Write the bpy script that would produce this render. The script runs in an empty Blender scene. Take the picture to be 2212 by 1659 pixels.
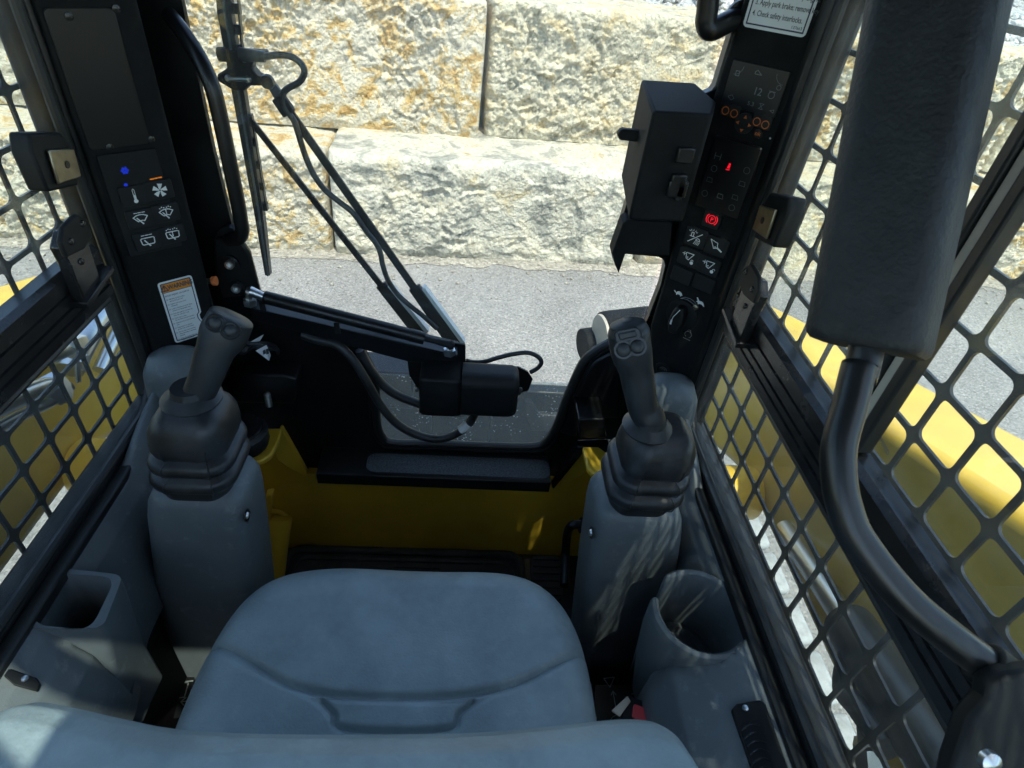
import bpy, bmesh, math, random
from mathutils import Vector, Matrix, noise as mnoise
random.seed(7)
S = bpy.context.scene
COL = S.collection
R_ = math.radians

# ------------------------------------------------------------------ camera
CAM = Vector((.046, 0, 1.75))
# world axes expressed in camera axes (x right, y down, z forward)
RW = Matrix(((.99490517, .05323781, .08561211), (-.03398138, -.62241562, .78194889), (.09491556, -.78087421, -.61743542)))
FPX, PCX, PCY = 1275., 1106., 829.5
cd = bpy.data.cameras.new('camera'); cam = bpy.data.objects.new('camera', cd); COL.objects.link(cam)
cr_, cu_, cb_ = RW.col[0], -RW.col[1], -RW.col[2]
cam.matrix_world = Matrix(((cr_.x, cu_.x, cb_.x, CAM.x), (cr_.y, cu_.y, cb_.y, CAM.y), (cr_.z, cu_.z, cb_.z, CAM.z), (0, 0, 0, 1)))
cd.sensor_width = 9.8; cd.lens = FPX/2212*9.8; cd.clip_start = .01; cd.clip_end = 500
cd.dof.use_dof = True; cd.dof.focus_distance = 1.25; cd.dof.aperture_fstop = 5
S.camera = cam

# ------------------------------------------------------------------ light
SUN = Vector((.42, -1, 2.1)).normalized()
w = bpy.data.worlds.new('World'); S.world = w; w.use_nodes = True
nt = w.node_tree; nt.nodes.clear()
sky = nt.nodes.new('ShaderNodeTexSky'); sky.sky_type = 'NISHITA'; sky.sun_disc = False
sky.sun_elevation = math.asin(SUN.z); sky.sun_rotation = math.atan2(SUN.x, SUN.y)
bg = nt.nodes.new('ShaderNodeBackground'); bg.inputs[1].default_value = .15
wo = nt.nodes.new('ShaderNodeOutputWorld'); nt.links.new(sky.outputs[0], bg.inputs[0]); nt.links.new(bg.outputs[0], wo.inputs[0])
sl = bpy.data.lights.new('sun', 'SUN'); sl.energy = 2.05; sl.angle = R_(.53); sl.color = (1, .95, .86)
so = bpy.data.objects.new('sun', sl); COL.objects.link(so); so.rotation_euler = SUN.to_track_quat('Z', 'Y').to_euler(); so.location = (3, -6, 12)
S.view_settings.view_transform = 'Standard'; S.view_settings.look = 'None'; S.view_settings.gamma = 1
S.view_settings.exposure = 1.62

# ------------------------------------------------------------------ helpers: points
def ray(px, py):
    return RW @ Vector(((px-PCX)/FPX, (py-PCY)/FPX, 1))
def onx(p, v): d = ray(*p); return CAM + d*((v-CAM.x)/d.x)
def ony(p, v): d = ray(*p); return CAM + d*((v-CAM.y)/d.y)
def onz(p, v): d = ray(*p); return CAM + d*((v-CAM.z)/d.z)
def onp(p, p0, n): d = ray(*p); return CAM + d*((Vector(p0)-CAM).dot(n)/d.dot(n))
def dep(px, py, d): return CAM + ray(px, py)*d
OFF = {'c1': (0, 0), 'c2': (438.9, 0), 'c3': (1261.8, 0), 'c4': (1608.5, 0), 'c5': (0, 384), 'c6': (438.9, 548.6), 'c7': (932.6, 658.3),
       'c8': (1261.8, 384), 'r1': (1608.5, 548.6), 'r2': (0, 822.9), 'r3': (0, 1207), 'r4': (493.7, 877.8), 'r5': (1042.4, 877.8), 'r7': (1206.9, 1207)}
def Q(k, *xy):          # survey coordinates measured on an enlarged tile -> full survey coordinates
    if k == 'r6': a, b, s = 384, 1207, .42163
    elif k == 'r8': a, b, s = 1608.5, 987.5, .40474
    else: (a, b), s = OFF[k], .27282
    r = [(a+s*x, b+s*y) for x, y in xy]
    return r if len(r) > 1 else r[0]
def cr(pts, k=6, closed=False):     # Catmull-Rom through points
    pts = [Vector(p) for p in pts]; n = len(pts); out = []
    rng = n if closed else n-1
    for i in range(rng):
        if closed: a, b, c, d = (pts[(i+j-1) % n] for j in range(4))
        else: a, b, c, d = pts[max(i-1, 0)], pts[i], pts[i+1], pts[min(i+2, n-1)]
        for j in range(k):
            t = j/k
            out.append(.5*((2*b)+(c-a)*t+(2*a-5*b+4*c-d)*t*t+(3*b-a-3*c+d)*t**3))
    if not closed: out.append(pts[-1])
    return out

# ------------------------------------------------------------------ helpers: meshes
class MB:
    def __init__(s): s.v = []; s.f = []
    def add(s, vs, fs):
        o = len(s.v); s.v += [tuple(x) for x in vs]; s.f += [tuple(i+o for i in f) for f in fs]; return s
    def mm(s, x0, x1, y0, y1, z0, z1):
        return s.add([(x0, y0, z0), (x1, y0, z0), (x1, y1, z0), (x0, y1, z0), (x0, y0, z1), (x1, y0, z1), (x1, y1, z1), (x0, y1, z1)],
                     [(3, 2, 1, 0), (4, 5, 6, 7), (0, 1, 5, 4), (1, 2, 6, 5), (2, 3, 7, 6), (3, 0, 4, 7)])
    def obox(s, c, u, v, w_):       # centre and three half vectors
        c, u, v, w_ = map(Vector, (c, u, v, w_)); P = []
        for k in (-1, 1):
            for a, b in ((-1, -1), (1, -1), (1, 1), (-1, 1)): P.append(c+u*a+v*b+w_*k)
        return s.add(P, [(3, 2, 1, 0), (4, 5, 6, 7), (0, 1, 5, 4), (1, 2, 6, 5), (2, 3, 7, 6), (3, 0, 4, 7)])
    def bar(s, a, b, side, wd, th):  # rectangular bar a->b, wd along side, th along the third axis
        a, b = Vector(a), Vector(b); d = (b-a); side = Vector(side); side = (side-d*(side.dot(d)/d.length_squared)).normalized(); t = d.cross(side).normalized()
        return s.obox((a+b)/2, d/2, side*wd/2, t*th/2)
    def prism(s, pts, vec):
        pts = [Vector(p) for p in pts]; vec = Vector(vec); n = len(pts)
        return s.add(pts+[p+vec for p in pts], [tuple(range(n-1, -1, -1)), tuple(range(n, 2*n))]+[(i, (i+1) % n, n+(i+1) % n, n+i) for i in range(n)])
    def tube(s, path, r, n=12, closed=False, flat=1.):
        path = [Vector(p) for p in path]; m = len(path); rs = r if isinstance(r, (list, tuple)) else [r]*m
        T = []
        for i in range(m):
            if closed: t = path[(i+1) % m]-path[i-1]
            else: t = path[min(i+1, m-1)]-path[max(i-1, 0)]
            T.append(t.normalized())
        N = T[0].orthogonal().normalized(); vs = []
        for i in range(m):
            N = (N-T[i]*N.dot(T[i])).normalized(); B = T[i].cross(N)
            for k in range(n):
                a = 2*math.pi*k/n; vs.append(path[i]+N*(math.cos(a)*rs[i])+B*(math.sin(a)*rs[i]*flat))
        fs = [(i*n+k, i*n+(k+1) % n, (i+1)*n+(k+1) % n, (i+1)*n+k) for i in range(m-1) for k in range(n)]
        if closed: fs += [((m-1)*n+k, (m-1)*n+(k+1) % n, (k+1) % n, k) for k in range(n)]
        else: fs += [tuple(range(n-1, -1, -1)), tuple((m-1)*n+k for k in range(n))]
        return s.add(vs, fs)
    def lathe(s, prof, o, axis=(0, 0, 1), n=24):
        o = Vector(o); ax = Vector(axis).normalized(); u = ax.orthogonal().normalized(); v = ax.cross(u); vs = []
        for r, h in prof:
            for k in range(n):
                a = 2*math.pi*k/n; vs.append(o+ax*h+(u*math.cos(a)+v*math.sin(a))*r)
        m = len(prof)
        fs = [(i*n+k, i*n+(k+1) % n, (i+1)*n+(k+1) % n, (i+1)*n+k) for i in range(m-1) for k in range(n)]
        fs += [tuple(range(n-1, -1, -1)), tuple((m-1)*n+k for k in range(n))]
        return s.add(vs, fs)
    def loft(s, rings, cap0=True, cap1=True):
        n = len(rings[0]); vs = [p for r in rings for p in r]; m = len(rings)
        fs = [(i*n+k, i*n+(k+1) % n, (i+1)*n+(k+1) % n, (i+1)*n+k) for i in range(m-1) for k in range(n)]
        if cap0: fs.append(tuple(range(n-1, -1, -1)))
        if cap1: fs.append(tuple((m-1)*n+k for k in range(n)))
        return s.add(vs, fs)
    def grid(s, f, nu, nv):
        vs = [f(i/nu, j/nv) for j in range(nv+1) for i in range(nu+1)]; k = nu+1
        return s.add(vs, [(j*k+i, j*k+i+1, (j+1)*k+i+1, (j+1)*k+i) for j in range(nv) for i in range(nu)])
    def sphere(s, c, r, n=12, sc=(1, 1, 1)):
        c = Vector(c); pr = [(math.sin(math.pi*i/n)*r+1e-5, -math.cos(math.pi*i/n)*r) for i in range(n+1)]
        o = len(s.v); s.lathe(pr, (0, 0, 0), n=n*2)
        s.v[o:] = [(c.x+x*sc[0], c.y+y*sc[1], c.z+z*sc[2]) for x, y, z in s.v[o:]]; return s

def rr(hw, hd, r, k=5):              # rounded rectangle ring, 2D
    P = []
    for cx, cy, a0 in ((hw-r, hd-r, 0), (-hw+r, hd-r, 90), (-hw+r, -hd+r, 180), (hw-r, -hd+r, 270)):
        for i in range(k+1):
            a = R_(a0+90*i/k); P.append((cx+r*math.cos(a), cy+r*math.sin(a)))
    return P
def ring(c, u, v, hw, hd, r, k=5):
    c, u, v = Vector(c), Vector(u), Vector(v); return [c+u*a+v*b for a, b in rr(hw, hd, r, k)]

def mesh_obj(name, mb, mat, parent=None, smooth=35, bevel=0, seg=2, uv=None):
    me = bpy.data.meshes.new(name)
    c = Vector((0, 0, 0))
    if mb.v:
        xs, ys, zs = zip(*mb.v); c = Vector(((min(xs)+max(xs))/2, (min(ys)+max(ys))/2, (min(zs)+max(zs))/2))
    me.from_pydata([(x-c.x, y-c.y, z-c.z) for x, y, z in mb.v], [], mb.f); me.update()
    bm = bmesh.new(); bm.from_mesh(me); bmesh.ops.recalc_face_normals(bm, faces=bm.faces[:]); bm.to_mesh(me); bm.free()
    o = bpy.data.objects.new(name, me); COL.objects.link(o); o.location = c
    if mat: me.materials.append(M[mat] if isinstance(mat, str) else mat)
    if smooth:
        me.polygons.foreach_set('use_smooth', [True]*len(me.polygons)); me.set_sharp_from_angle(angle=R_(smooth))
    if bevel:
        b = o.modifiers.new('bevel', 'BEVEL'); b.width = bevel; b.segments = seg; b.limit_method = 'ANGLE'; b.angle_limit = R_(40); b.harden_normals = False
    if parent: attach(o, parent)
    return o
WL = {}
def wloc(o):
    p = o.location.copy()
    while o.parent: o = o.parent; p += o.location
    return p
def attach(o, parent):
    o.location = o.location-wloc(parent); o.parent = parent
def tag(o, label, cat=None, group=None, kind=None):
    if label: o['label'] = label
    if cat: o['category'] = cat
    if group: o['group'] = group
    if kind: o['kind'] = kind
    return o
def thing(name, label, cat, loc=(0, 0, 0), group=None):
    o = bpy.data.objects.new(name, None); COL.objects.link(o); o.location = loc; o.empty_display_size = .05
    return tag(o, label, cat, group)
def text_mb(mb, txt, origin, right, up, size, align='LEFT', lift=0, font_scale=(1, 1), bold=.012):
    cu = bpy.data.curves.new('t', 'FONT'); cu.body = txt; cu.size = size; cu.align_x = align; cu.resolution_u = 3; cu.offset = size*bold
    o = bpy.data.objects.new('t', cu); COL.objects.link(o)
    dg = bpy.context.evaluated_depsgraph_get(); me = o.evaluated_get(dg).to_mesh()
    ri, u = Vector(right).normalized(), Vector(up).normalized(); n = ri.cross(u)
    vs = [Vector(origin)+ri*(v.co.x*font_scale[0])+u*(v.co.y*font_scale[1])+n*lift for v in me.vertices]
    mb.add(vs, [tuple(p.vertices) for p in me.polygons])
    o.evaluated_get(dg).to_mesh_clear(); bpy.data.objects.remove(o); bpy.data.curves.remove(cu)
    return mb
class Plate:        # a flat frame for panel graphics: 2D strokes laid on a surface
    def __init__(s, o, r, u): s.o, s.r, s.u = Vector(o), Vector(r).normalized(), Vector(u).normalized(); s.n = s.r.cross(s.u)
    def p(s, x, y, h=0): return s.o+s.r*x+s.u*y+s.n*h
    def stroke(s, mb, pts, wd, h=.0004, closed=False):
        pts = [Vector((a, b)) for a, b in pts]; n = len(pts); m = n if closed else n-1
        for i in range(m):
            a, b = pts[i], pts[(i+1) % n]; d = (b-a)
            if d.length < 1e-7: continue
            d.normalize(); q = Vector((-d.y, d.x))*wd/2; e = d*wd*.35
            mb.add([s.p(*(a-e-q), h), s.p(*(b+e-q), h), s.p(*(b+e+q), h), s.p(*(a-e+q), h)], [(0, 1, 2, 3)])
    def poly(s, mb, pts, h=.0004):
        mb.add([s.p(a, b, h) for a, b in pts], [tuple(range(len(pts)))])
    def circ(s, mb, c, r, wd, h=.0004, n=24, a0=0, a1=360):
        for i in range(n):
            t0, t1 = R_(a0+(a1-a0)*i/n), R_(a0+(a1-a0)*(i+1)/n)
            mb.add([s.p(c[0]+q*math.cos(t), c[1]+q*math.sin(t), h) for q, t in ((r-wd/2, t0), (r+wd/2, t0), (r+wd/2, t1), (r-wd/2, t1))], [(0, 1, 2, 3)])
    def disc(s, mb, c, r, h=.0004, n=20): s.poly(mb, [(c[0]+r*math.cos(2*math.pi*i/n), c[1]+r*math.sin(2*math.pi*i/n)) for i in range(n)], h)

# ------------------------------------------------------------------ materials
M = {}
def mat(name, col, rough=.5, metal=0, bump=None, var=None, emit=None, spec=.5, rvar=0, coat=0, dust=None):
    m = bpy.data.materials.new(name); m.use_nodes = True; nt = m.node_tree; b = nt.nodes['Principled BSDF']; L = nt.links.new
    b.inputs['Base Color'].default_value = (*col, 1); b.inputs['Roughness'].default_value = rough; b.inputs['Metallic'].default_value = metal
    b.inputs['Specular IOR Level'].default_value = spec
    if coat: b.inputs['Coat Weight'].default_value = coat; b.inputs['Coat Roughness'].default_value = .08
    tc = nt.nodes.new('ShaderNodeTexCoord')
    if var:
        n = nt.nodes.new('ShaderNodeTexNoise'); n.inputs['Scale'].default_value = var[0]; n.inputs['Detail'].default_value = 6; n.inputs['Roughness'].default_value = .65
        L(tc.outputs['Object'], n.inputs['Vector'])
        r = nt.nodes.new('ShaderNodeValToRGB'); r.color_ramp.elements[0].position = .35; r.color_ramp.elements[1].position = .68
        r.color_ramp.elements[0].color = (*[c*(1-var[1]) for c in col], 1); r.color_ramp.elements[1].color = (*[min(1, c*(1+var[1])+(var[2] if len(var) > 2 else 0)) for c in col], 1)
        L(n.outputs[0], r.inputs[0]); L(r.outputs[0], b.inputs['Base Color'])
        if rvar:
            mr = nt.nodes.new('ShaderNodeMapRange'); mr.inputs[3].default_value = max(.03, rough-rvar); mr.inputs[4].default_value = min(1, rough+rvar)
            L(n.outputs[0], mr.inputs[0]); L(mr.outputs[0], b.inputs['Roughness'])
    if dust:      # (scale, amount, colour): scuffs and dust specks
        nd = nt.nodes.new('ShaderNodeTexNoise'); nd.inputs['Scale'].default_value = dust[0]; nd.inputs['Detail'].default_value = 9; nd.inputs['Roughness'].default_value = .72; L(tc.outputs['Object'], nd.inputs['Vector'])
        md = nt.nodes.new('ShaderNodeMapRange'); md.inputs[1].default_value = .56; md.inputs[2].default_value = .74; md.inputs[4].default_value = dust[1]; L(nd.outputs[0], md.inputs[0])
        mxd = nt.nodes.new('ShaderNodeMix'); mxd.data_type = 'RGBA'; mxd.inputs[7].default_value = (*dust[2], 1); L(md.outputs[0], mxd.inputs[0])
        mxd.inputs[6].default_value = (*col, 1)
        if b.inputs['Base Color'].links: L(b.inputs['Base Color'].links[0].from_socket, mxd.inputs[6])
        L(mxd.outputs[2], b.inputs['Base Color'])
    if bump:
        n2 = nt.nodes.new('ShaderNodeTexNoise'); n2.inputs['Scale'].default_value = bump[0]; n2.inputs['Detail'].default_value = 4
        L(tc.outputs['Object'], n2.inputs['Vector'])
        bp = nt.nodes.new('ShaderNodeBump'); bp.inputs['Strength'].default_value = bump[1]; bp.inputs['Distance'].default_value = bump[2] if len(bump) > 2 else .001
        L(n2.outputs[0], bp.inputs['Height']); L(bp.outputs[0], b.inputs['Normal'])
    if emit: b.inputs['Emission Color'].default_value = (*emit[0], 1); b.inputs['Emission Strength'].default_value = emit[1]
    M[name] = m; return m
mat('black_paint', (.0065, .0075, .0075), .38, bump=(140, .08), var=(9, .35, .002), rvar=.12, spec=.4)
mat('black_satin', (.0065, .0075, .008), .32, bump=(60, .05), var=(14, .3, .002), rvar=.1, spec=.4, dust=(50, .10, (.10, .10, .095)))
mat('black_plastic', (.0065, .008, .0085), .55, bump=(900, .25, .0004), var=(20, .3, .002), spec=.28)
mat('key_plastic', (.010, .012, .013), .5, bump=(900, .2, .0003), spec=.3)
mat('screen_black', (.0035, .004, .005), .35)
mat('rubber', (.014, .0165, .0185), .42, bump=(300, .15), var=(25, .4, .012), rvar=.15, dust=(38, .16, (.2, .22, .23)))
mat('rubber_seal', (.014, .016, .016), .42, bump=(200, .1))
mat('grip_rubber', (.016, .0195, .022), .48, bump=(1200, .2, .0003), var=(18, .25, .004))
mat('grey_plastic', (.100, .120, .128), .5, bump=(700, .5, .0005), var=(7, .14, .006), rvar=.08, dust=(45, .22, (.5, .52, .5)))
mat('seat_vinyl', (.250, .320, .342), .44, bump=(330, .55, .0009), var=(13, .16, .01), rvar=.10, dust=(30, .20, (.55, .60, .62)))
mat('foam_vinyl', (.0085, .011, .0125), .62, bump=(260, 1, .0011), var=(40, .25, .006), dust=(60, .1, (.1, .11, .11)))
mat('yellow_paint', (.72, .46, .04), .34, bump=(35, .06, .002), var=(6, .12), rvar=.08, coat=.3, dust=(22, .25, (.5, .42, .25)))
mat('zinc', (.62, .63, .62), .28, 1, bump=(120, .1), var=(30, .15))
mat('chrome', (.55, .57, .57), .3, 1, bump=(50, .04))
mat('brass_zinc', (.30, .27, .19), .4, 1, var=(60, .2))
mat('alu_dark', (.014, .014, .014), .25, 0, var=(30, .3, .004), bump=(90, .05), rvar=.08)
mat('alu_beige', (.42, .39, .32), .5, 0, var=(20, .1))
mat('decal_white', (.72, .76, .76), .35)
mat('decal_orange', (.75, .26, .03), .4)
mat('decal_navy', (.02, .03, .07), .4)
mat('decal_ink', (.06, .07, .08), .5)
mat('print_white', (.72, .75, .73), .5)
mat('print_dim', (.13, .14, .15), .5)
mat('print_grey', (.25, .27, .27), .5)
mat('print_orange', (.32, .095, .015), .5, emit=((.9, .25, .03), .012))
mat('lit_blue', (.01, .03, .3), .4, emit=((.01, .04, 1), .13))
mat('lit_red', (.3, .005, .01), .4, emit=((1, .01, .03), .3))
mat('lit_orange', (.5, .14, .01), .4, emit=((1, .28, .02), .12))
mat('matte_black', (.0055, .0065, .007), .7, bump=(700, .3, .0004), var=(20, .3, .002), spec=.18, dust=(70, .06, (.1, .1, .1)))
mat('gloss_black', (.007, .008, .009), .34, bump=(40, .05), var=(16, .3, .003), rvar=.08, coat=.08, dust=(55, .08, (.16, .16, .15)))
mat('grip_tape', (.05, .058, .064), .9, bump=(700, 1, .001), var=(300, .5, .02))
mat('mat_rubber', (.03, .031, .03), .65, bump=(160, .4), var=(12, .4, .012), dust=(30, .25, (.16, .15, .13)))
mat('tag_white', (.7, .73, .73), .5)
mat('red_plastic', (.5, .05, .06), .4)
mat('orange_plastic', (.6, .16, .04), .5)
mat('cover_gasket', (.03, .035, .035), .6)

def glass(name, tint, dirt, scale=60, refl=.09):
    m = bpy.data.materials.new(name); m.use_nodes = True; nt = m.node_tree; nt.nodes.clear(); L = nt.links.new; N = nt.nodes.new
    out = N('ShaderNodeOutputMaterial'); tr = N('ShaderNodeBsdfTransparent'); tr.inputs[0].default_value = (*tint, 1)
    gl = N('ShaderNodeBsdfGlossy'); gl.inputs['Roughness'].default_value = .01; gl.inputs[0].default_value = (.9, .95, .95, 1)
    lw = N('ShaderNodeLayerWeight'); pw = N('ShaderNodeMath'); pw.operation = 'POWER'; pw.inputs[1].default_value = 5; L(lw.outputs['Facing'], pw.inputs[0])
    fr = N('ShaderNodeMath'); fr.operation = 'MULTIPLY_ADD'; fr.inputs[1].default_value = .9; fr.inputs[2].default_value = .04; L(pw.outputs[0], fr.inputs[0])
    mx = N('ShaderNodeMixShader'); L(fr.outputs[0], mx.inputs[0]); L(tr.outputs[0], mx.inputs[1]); L(gl.outputs[0], mx.inputs[2])
    M[name] = m
    if not dirt[0]:      # a thin even film of dust
        hz = N('ShaderNodeBsdfTranslucent'); hz.inputs[0].default_value = (.75, .8, .76, 1); hm = N('ShaderNodeMixShader'); hm.inputs[0].default_value = dirt[1]
        L(mx.outputs[0], hm.inputs[1]); L(hz.outputs[0], hm.inputs[2]); L(hm.outputs[0], out.inputs[0]); return
    df = N('ShaderNodeBsdfDiffuse'); df.inputs[0].default_value = (.62, .66, .64, 1)
    tl = N('ShaderNodeBsdfTranslucent'); tl.inputs[0].default_value = (.62, .66, .64, 1)
    dm = N('ShaderNodeMixShader'); L(df.outputs[0], dm.inputs[1]); L(tl.outputs[0], dm.inputs[2])
    tc = N('ShaderNodeTexCoord'); vo = N('ShaderNodeTexVoronoi'); vo.inputs['Scale'].default_value = scale; vo.inputs['Randomness'].default_value = 1
    no = N('ShaderNodeTexNoise'); no.inputs['Scale'].default_value = scale*.18; no.inputs['Detail'].default_value = 5
    L(tc.outputs['Object'], vo.inputs['Vector']); L(tc.outputs['Object'], no.inputs['Vector'])
    th = N('ShaderNodeMapRange'); th.inputs[1].default_value = .24; th.inputs[2].default_value = .14; th.inputs[3].default_value = 0; th.inputs[4].default_value = 1
    L(vo.outputs['Distance'], th.inputs[0])
    n2 = N('ShaderNodeMapRange'); n2.inputs[1].default_value = .48; n2.inputs[2].default_value = .62; L(no.outputs[0], n2.inputs[0])
    mu = N('ShaderNodeMath'); mu.operation = 'MULTIPLY'; L(th.outputs[0], mu.inputs[0]); L(n2.outputs[0], mu.inputs[1])
    m2 = N('ShaderNodeMath'); m2.operation = 'MULTIPLY_ADD'; L(mu.outputs[0], m2.inputs[0]); m2.inputs[1].default_value = dirt[0]; m2.inputs[2].default_value = dirt[1]
    m3 = N('ShaderNodeMixShader'); L(m2.outputs[0], m3.inputs[0]); L(mx.outputs[0], m3.inputs[1]); L(dm.outputs[0], m3.inputs[2]); L(m3.outputs[0], out.inputs[0])
glass('side_glass', (.92, .97, .94), (0, .022))
glass('front_glass', (.95, .98, .96), (0, .012))
glass('dirty_glass', (.86, .92, .9), (.75, .13), 130)

def stone_mat(name, cols, scale=7., seed=0, bump=1., sh=0):
    m = bpy.data.materials.new(name); m.use_nodes = True; nt = m.node_tree; b = nt.nodes['Principled BSDF']; L = nt.links.new; N = nt.nodes.new
    b.inputs['Roughness'].default_value = .9; b.inputs['Specular IOR Level'].default_value = .2
    tc = N('ShaderNodeTexCoord'); mp = N('ShaderNodeMapping'); mp.inputs['Location'].default_value = (seed*3.1, seed*1.7, seed)
    L(tc.outputs['Object'], mp.inputs[0])
    n1 = N('ShaderNodeTexNoise'); n1.inputs['Scale'].default_value = scale; n1.inputs['Detail'].default_value = 9; n1.inputs['Roughness'].default_value = .68; n1.inputs['Distortion'].default_value = .6
    L(mp.outputs[0], n1.inputs['Vector'])
    rp = N('ShaderNodeValToRGB'); e = rp.color_ramp.elements; ps = (.30, .42, .49, .57, .68)
    while len(e) < len(cols): e.new(.5)
    for i, c in enumerate(cols): e[i].position = ps[i]-sh; e[i].color = (*c, 1)
    L(n1.outputs[0], rp.inputs[0])
    n2 = N('ShaderNodeTexNoise'); n2.inputs['Scale'].default_value = scale*9; n2.inputs['Detail'].default_value = 8; n2.inputs['Roughness'].default_value = .7
    L(mp.outputs[0], n2.inputs['Vector'])
    mr = N('ShaderNodeMapRange'); mr.inputs[1].default_value = .3; mr.inputs[2].default_value = .7; mr.inputs[3].default_value = .58; mr.inputs[4].default_value = 1.14
    L(n2.outputs[0], mr.inputs[0])
    mx = N('ShaderNodeMix'); mx.data_type = 'RGBA'; mx.blend_type = 'MULTIPLY'; mx.inputs[0].default_value = 1
    L(rp.outputs[0], mx.inputs[6]); L(mr.outputs[0], mx.inputs[7]); L(mx.outputs[2], b.inputs['Base Color'])
    vo = N('ShaderNodeTexVoronoi'); vo.inputs['Scale'].default_value = 72; vo.feature = 'SMOOTH_F1'; L(mp.outputs[0], vo.inputs['Vector'])
    ad = N('ShaderNodeMath'); ad.operation = 'MULTIPLY_ADD'; ad.inputs[1].default_value = .8; L(vo.outputs['Distance'], ad.inputs[0]); L(n2.outputs[0], ad.inputs[2])
    bp = N('ShaderNodeBump'); bp.inputs['Strength'].default_value = .8*bump; bp.inputs['Distance'].default_value = .012; L(ad.outputs[0], bp.inputs['Height']); L(bp.outputs[0], b.inputs['Normal'])
    M[name] = m
stone_mat('stone_ochre', ((.34, .30, .21), (.54, .49, .37), (.62, .56, .42), (.57, .41, .18), (.43, .25, .08)), 8.5, 1, 1.0, .012)
stone_mat('stone_ochre_b', ((.34, .31, .22), (.54, .50, .38), (.60, .555, .43), (.55, .42, .21), (.42, .27, .11)), 9.5, 4, 1.0, .0)
stone_mat('stone_grey', ((.17, .17, .14), (.36, .35, .285), (.55, .52, .41), (.59, .54, .40), (.47, .38, .21)), 4.5, 2, .9)
stone_mat('stone_pale', ((.22, .205, .155), (.44, .41, .30), (.57, .52, .38), (.59, .505, .33), (.46, .34, .15)), 7.5, 3, .9)

def speckle_mat(name, cols, scale, bumpd, rough=.85):
    m = bpy.data.materials.new(name); m.use_nodes = True; nt = m.node_tree; b = nt.nodes['Principled BSDF']; L = nt.links.new; N = nt.nodes.new
    b.inputs['Roughness'].default_value = rough; b.inputs['Specular IOR Level'].default_value = .25
    tc = N('ShaderNodeTexCoord'); vo = N('ShaderNodeTexVoronoi'); vo.inputs['Scale'].default_value = scale; L(tc.outputs['Object'], vo.inputs['Vector'])
    rp = N('ShaderNodeValToRGB'); e = rp.color_ramp.elements
    while len(e) < len(cols): e.new(.5)
    for i, c in enumerate(cols): e[i].position = i/(len(cols)-1); e[i].color = (*c, 1)
    sx = N('ShaderNodeSeparateColor'); L(vo.outputs['Color'], sx.inputs[0]); L(sx.outputs[0], rp.inputs[0])
    n = N('ShaderNodeTexNoise'); n.inputs['Scale'].default_value = 1.1; n.inputs['Detail'].default_value = 7; n.inputs['Roughness'].default_value = .6; L(tc.outputs['Object'], n.inputs['Vector'])
    mr = N('ShaderNodeMapRange'); mr.inputs[1].default_value = .3; mr.inputs[2].default_value = .7; mr.inputs[3].default_value = .8; mr.inputs[4].default_value = 1.2; L(n.outputs[0], mr.inputs[0])
    mx = N('ShaderNodeMix'); mx.data_type = 'RGBA'; mx.blend_type = 'MULTIPLY'; mx.inputs[0].default_value = 1; L(rp.outputs[0], mx.inputs[6]); L(mr.outputs[0], mx.inputs[7]); L(mx.outputs[2], b.inputs['Base Color'])
    bp = N('ShaderNodeBump'); bp.inputs['Strength'].default_value = 1; bp.inputs['Distance'].default_value = bumpd; bp.invert = True; L(vo.outputs['Distance'], bp.inputs['Height']); L(bp.outputs[0], b.inputs['Normal'])
    M[name] = m
speckle_mat('asphalt', ((.14, .137, .127), (.20, .196, .183), (.245, .24, .222), (.21, .205, .19), (.34, .325, .295)), 120, .002)
speckle_mat('gravel', ((.18, .19, .19), (.34, .35, .34), (.45, .44, .41), (.30, .29, .27), (.55, .54, .50)), 40, .012)
speckle_mat('dirt', ((.16, .145, .115), (.27, .25, .205), (.35, .325, .265), (.24, .22, .18), (.44, .41, .34)), 60, .006)
mat('track_rubber', (.34, .36, .36), .8, bump=(40, .6, .006), var=(14, .3, .05))

# ------------------------------------------------------------------ setting: ground, bank
g = mesh_obj('ground', MB().add([(-60, -60, 0), (60, -60, 0), (60, 60, 0), (-60, 60, 0)], [(0, 1, 2, 3)]), 'asphalt', smooth=0); tag(g, None, kind='structure')
WA = R_(3.6); WU = Vector((math.cos(WA), math.sin(WA), 0)); WV = Vector((-math.sin(WA), math.cos(WA), 0)); WO = Vector((0, 3.5, 0))
def wp(u, v, z): return WO+WU*u+WV*v+Vector((0, 0, z))
def bank(a, b):
    u = -16+32*a; v = 1.0+12*b; z = 1.29+.42*(v-1.0)**.9+.10*mnoise.noise(Vector((u*.8, v*.8, 3)))
    if b == 0: z = .9
    return wp(u, v, min(z, 4.5))
tag(mesh_obj('gravel_bank', MB().grid(bank, 90, 50), 'gravel', smooth=180), None, kind='structure')
def strip(a, b):
    u = -7+14*a; w_ = .10+.16*abs(mnoise.noise(Vector((u*1.1, 4, 0))))+.07*mnoise.noise(Vector((u*6, 1, 0)))+.025*mnoise.noise(Vector((u*22, 1, 0)))
    return wp(u, .12-(w_+.12)*b, .004+.012*(1-b)*(1+mnoise.noise(Vector((u*5, b*3, 0)))))
tag(mesh_obj('dirt_strip', MB().grid(strip, 420, 12), 'dirt', smooth=180), None, kind='structure')
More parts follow.
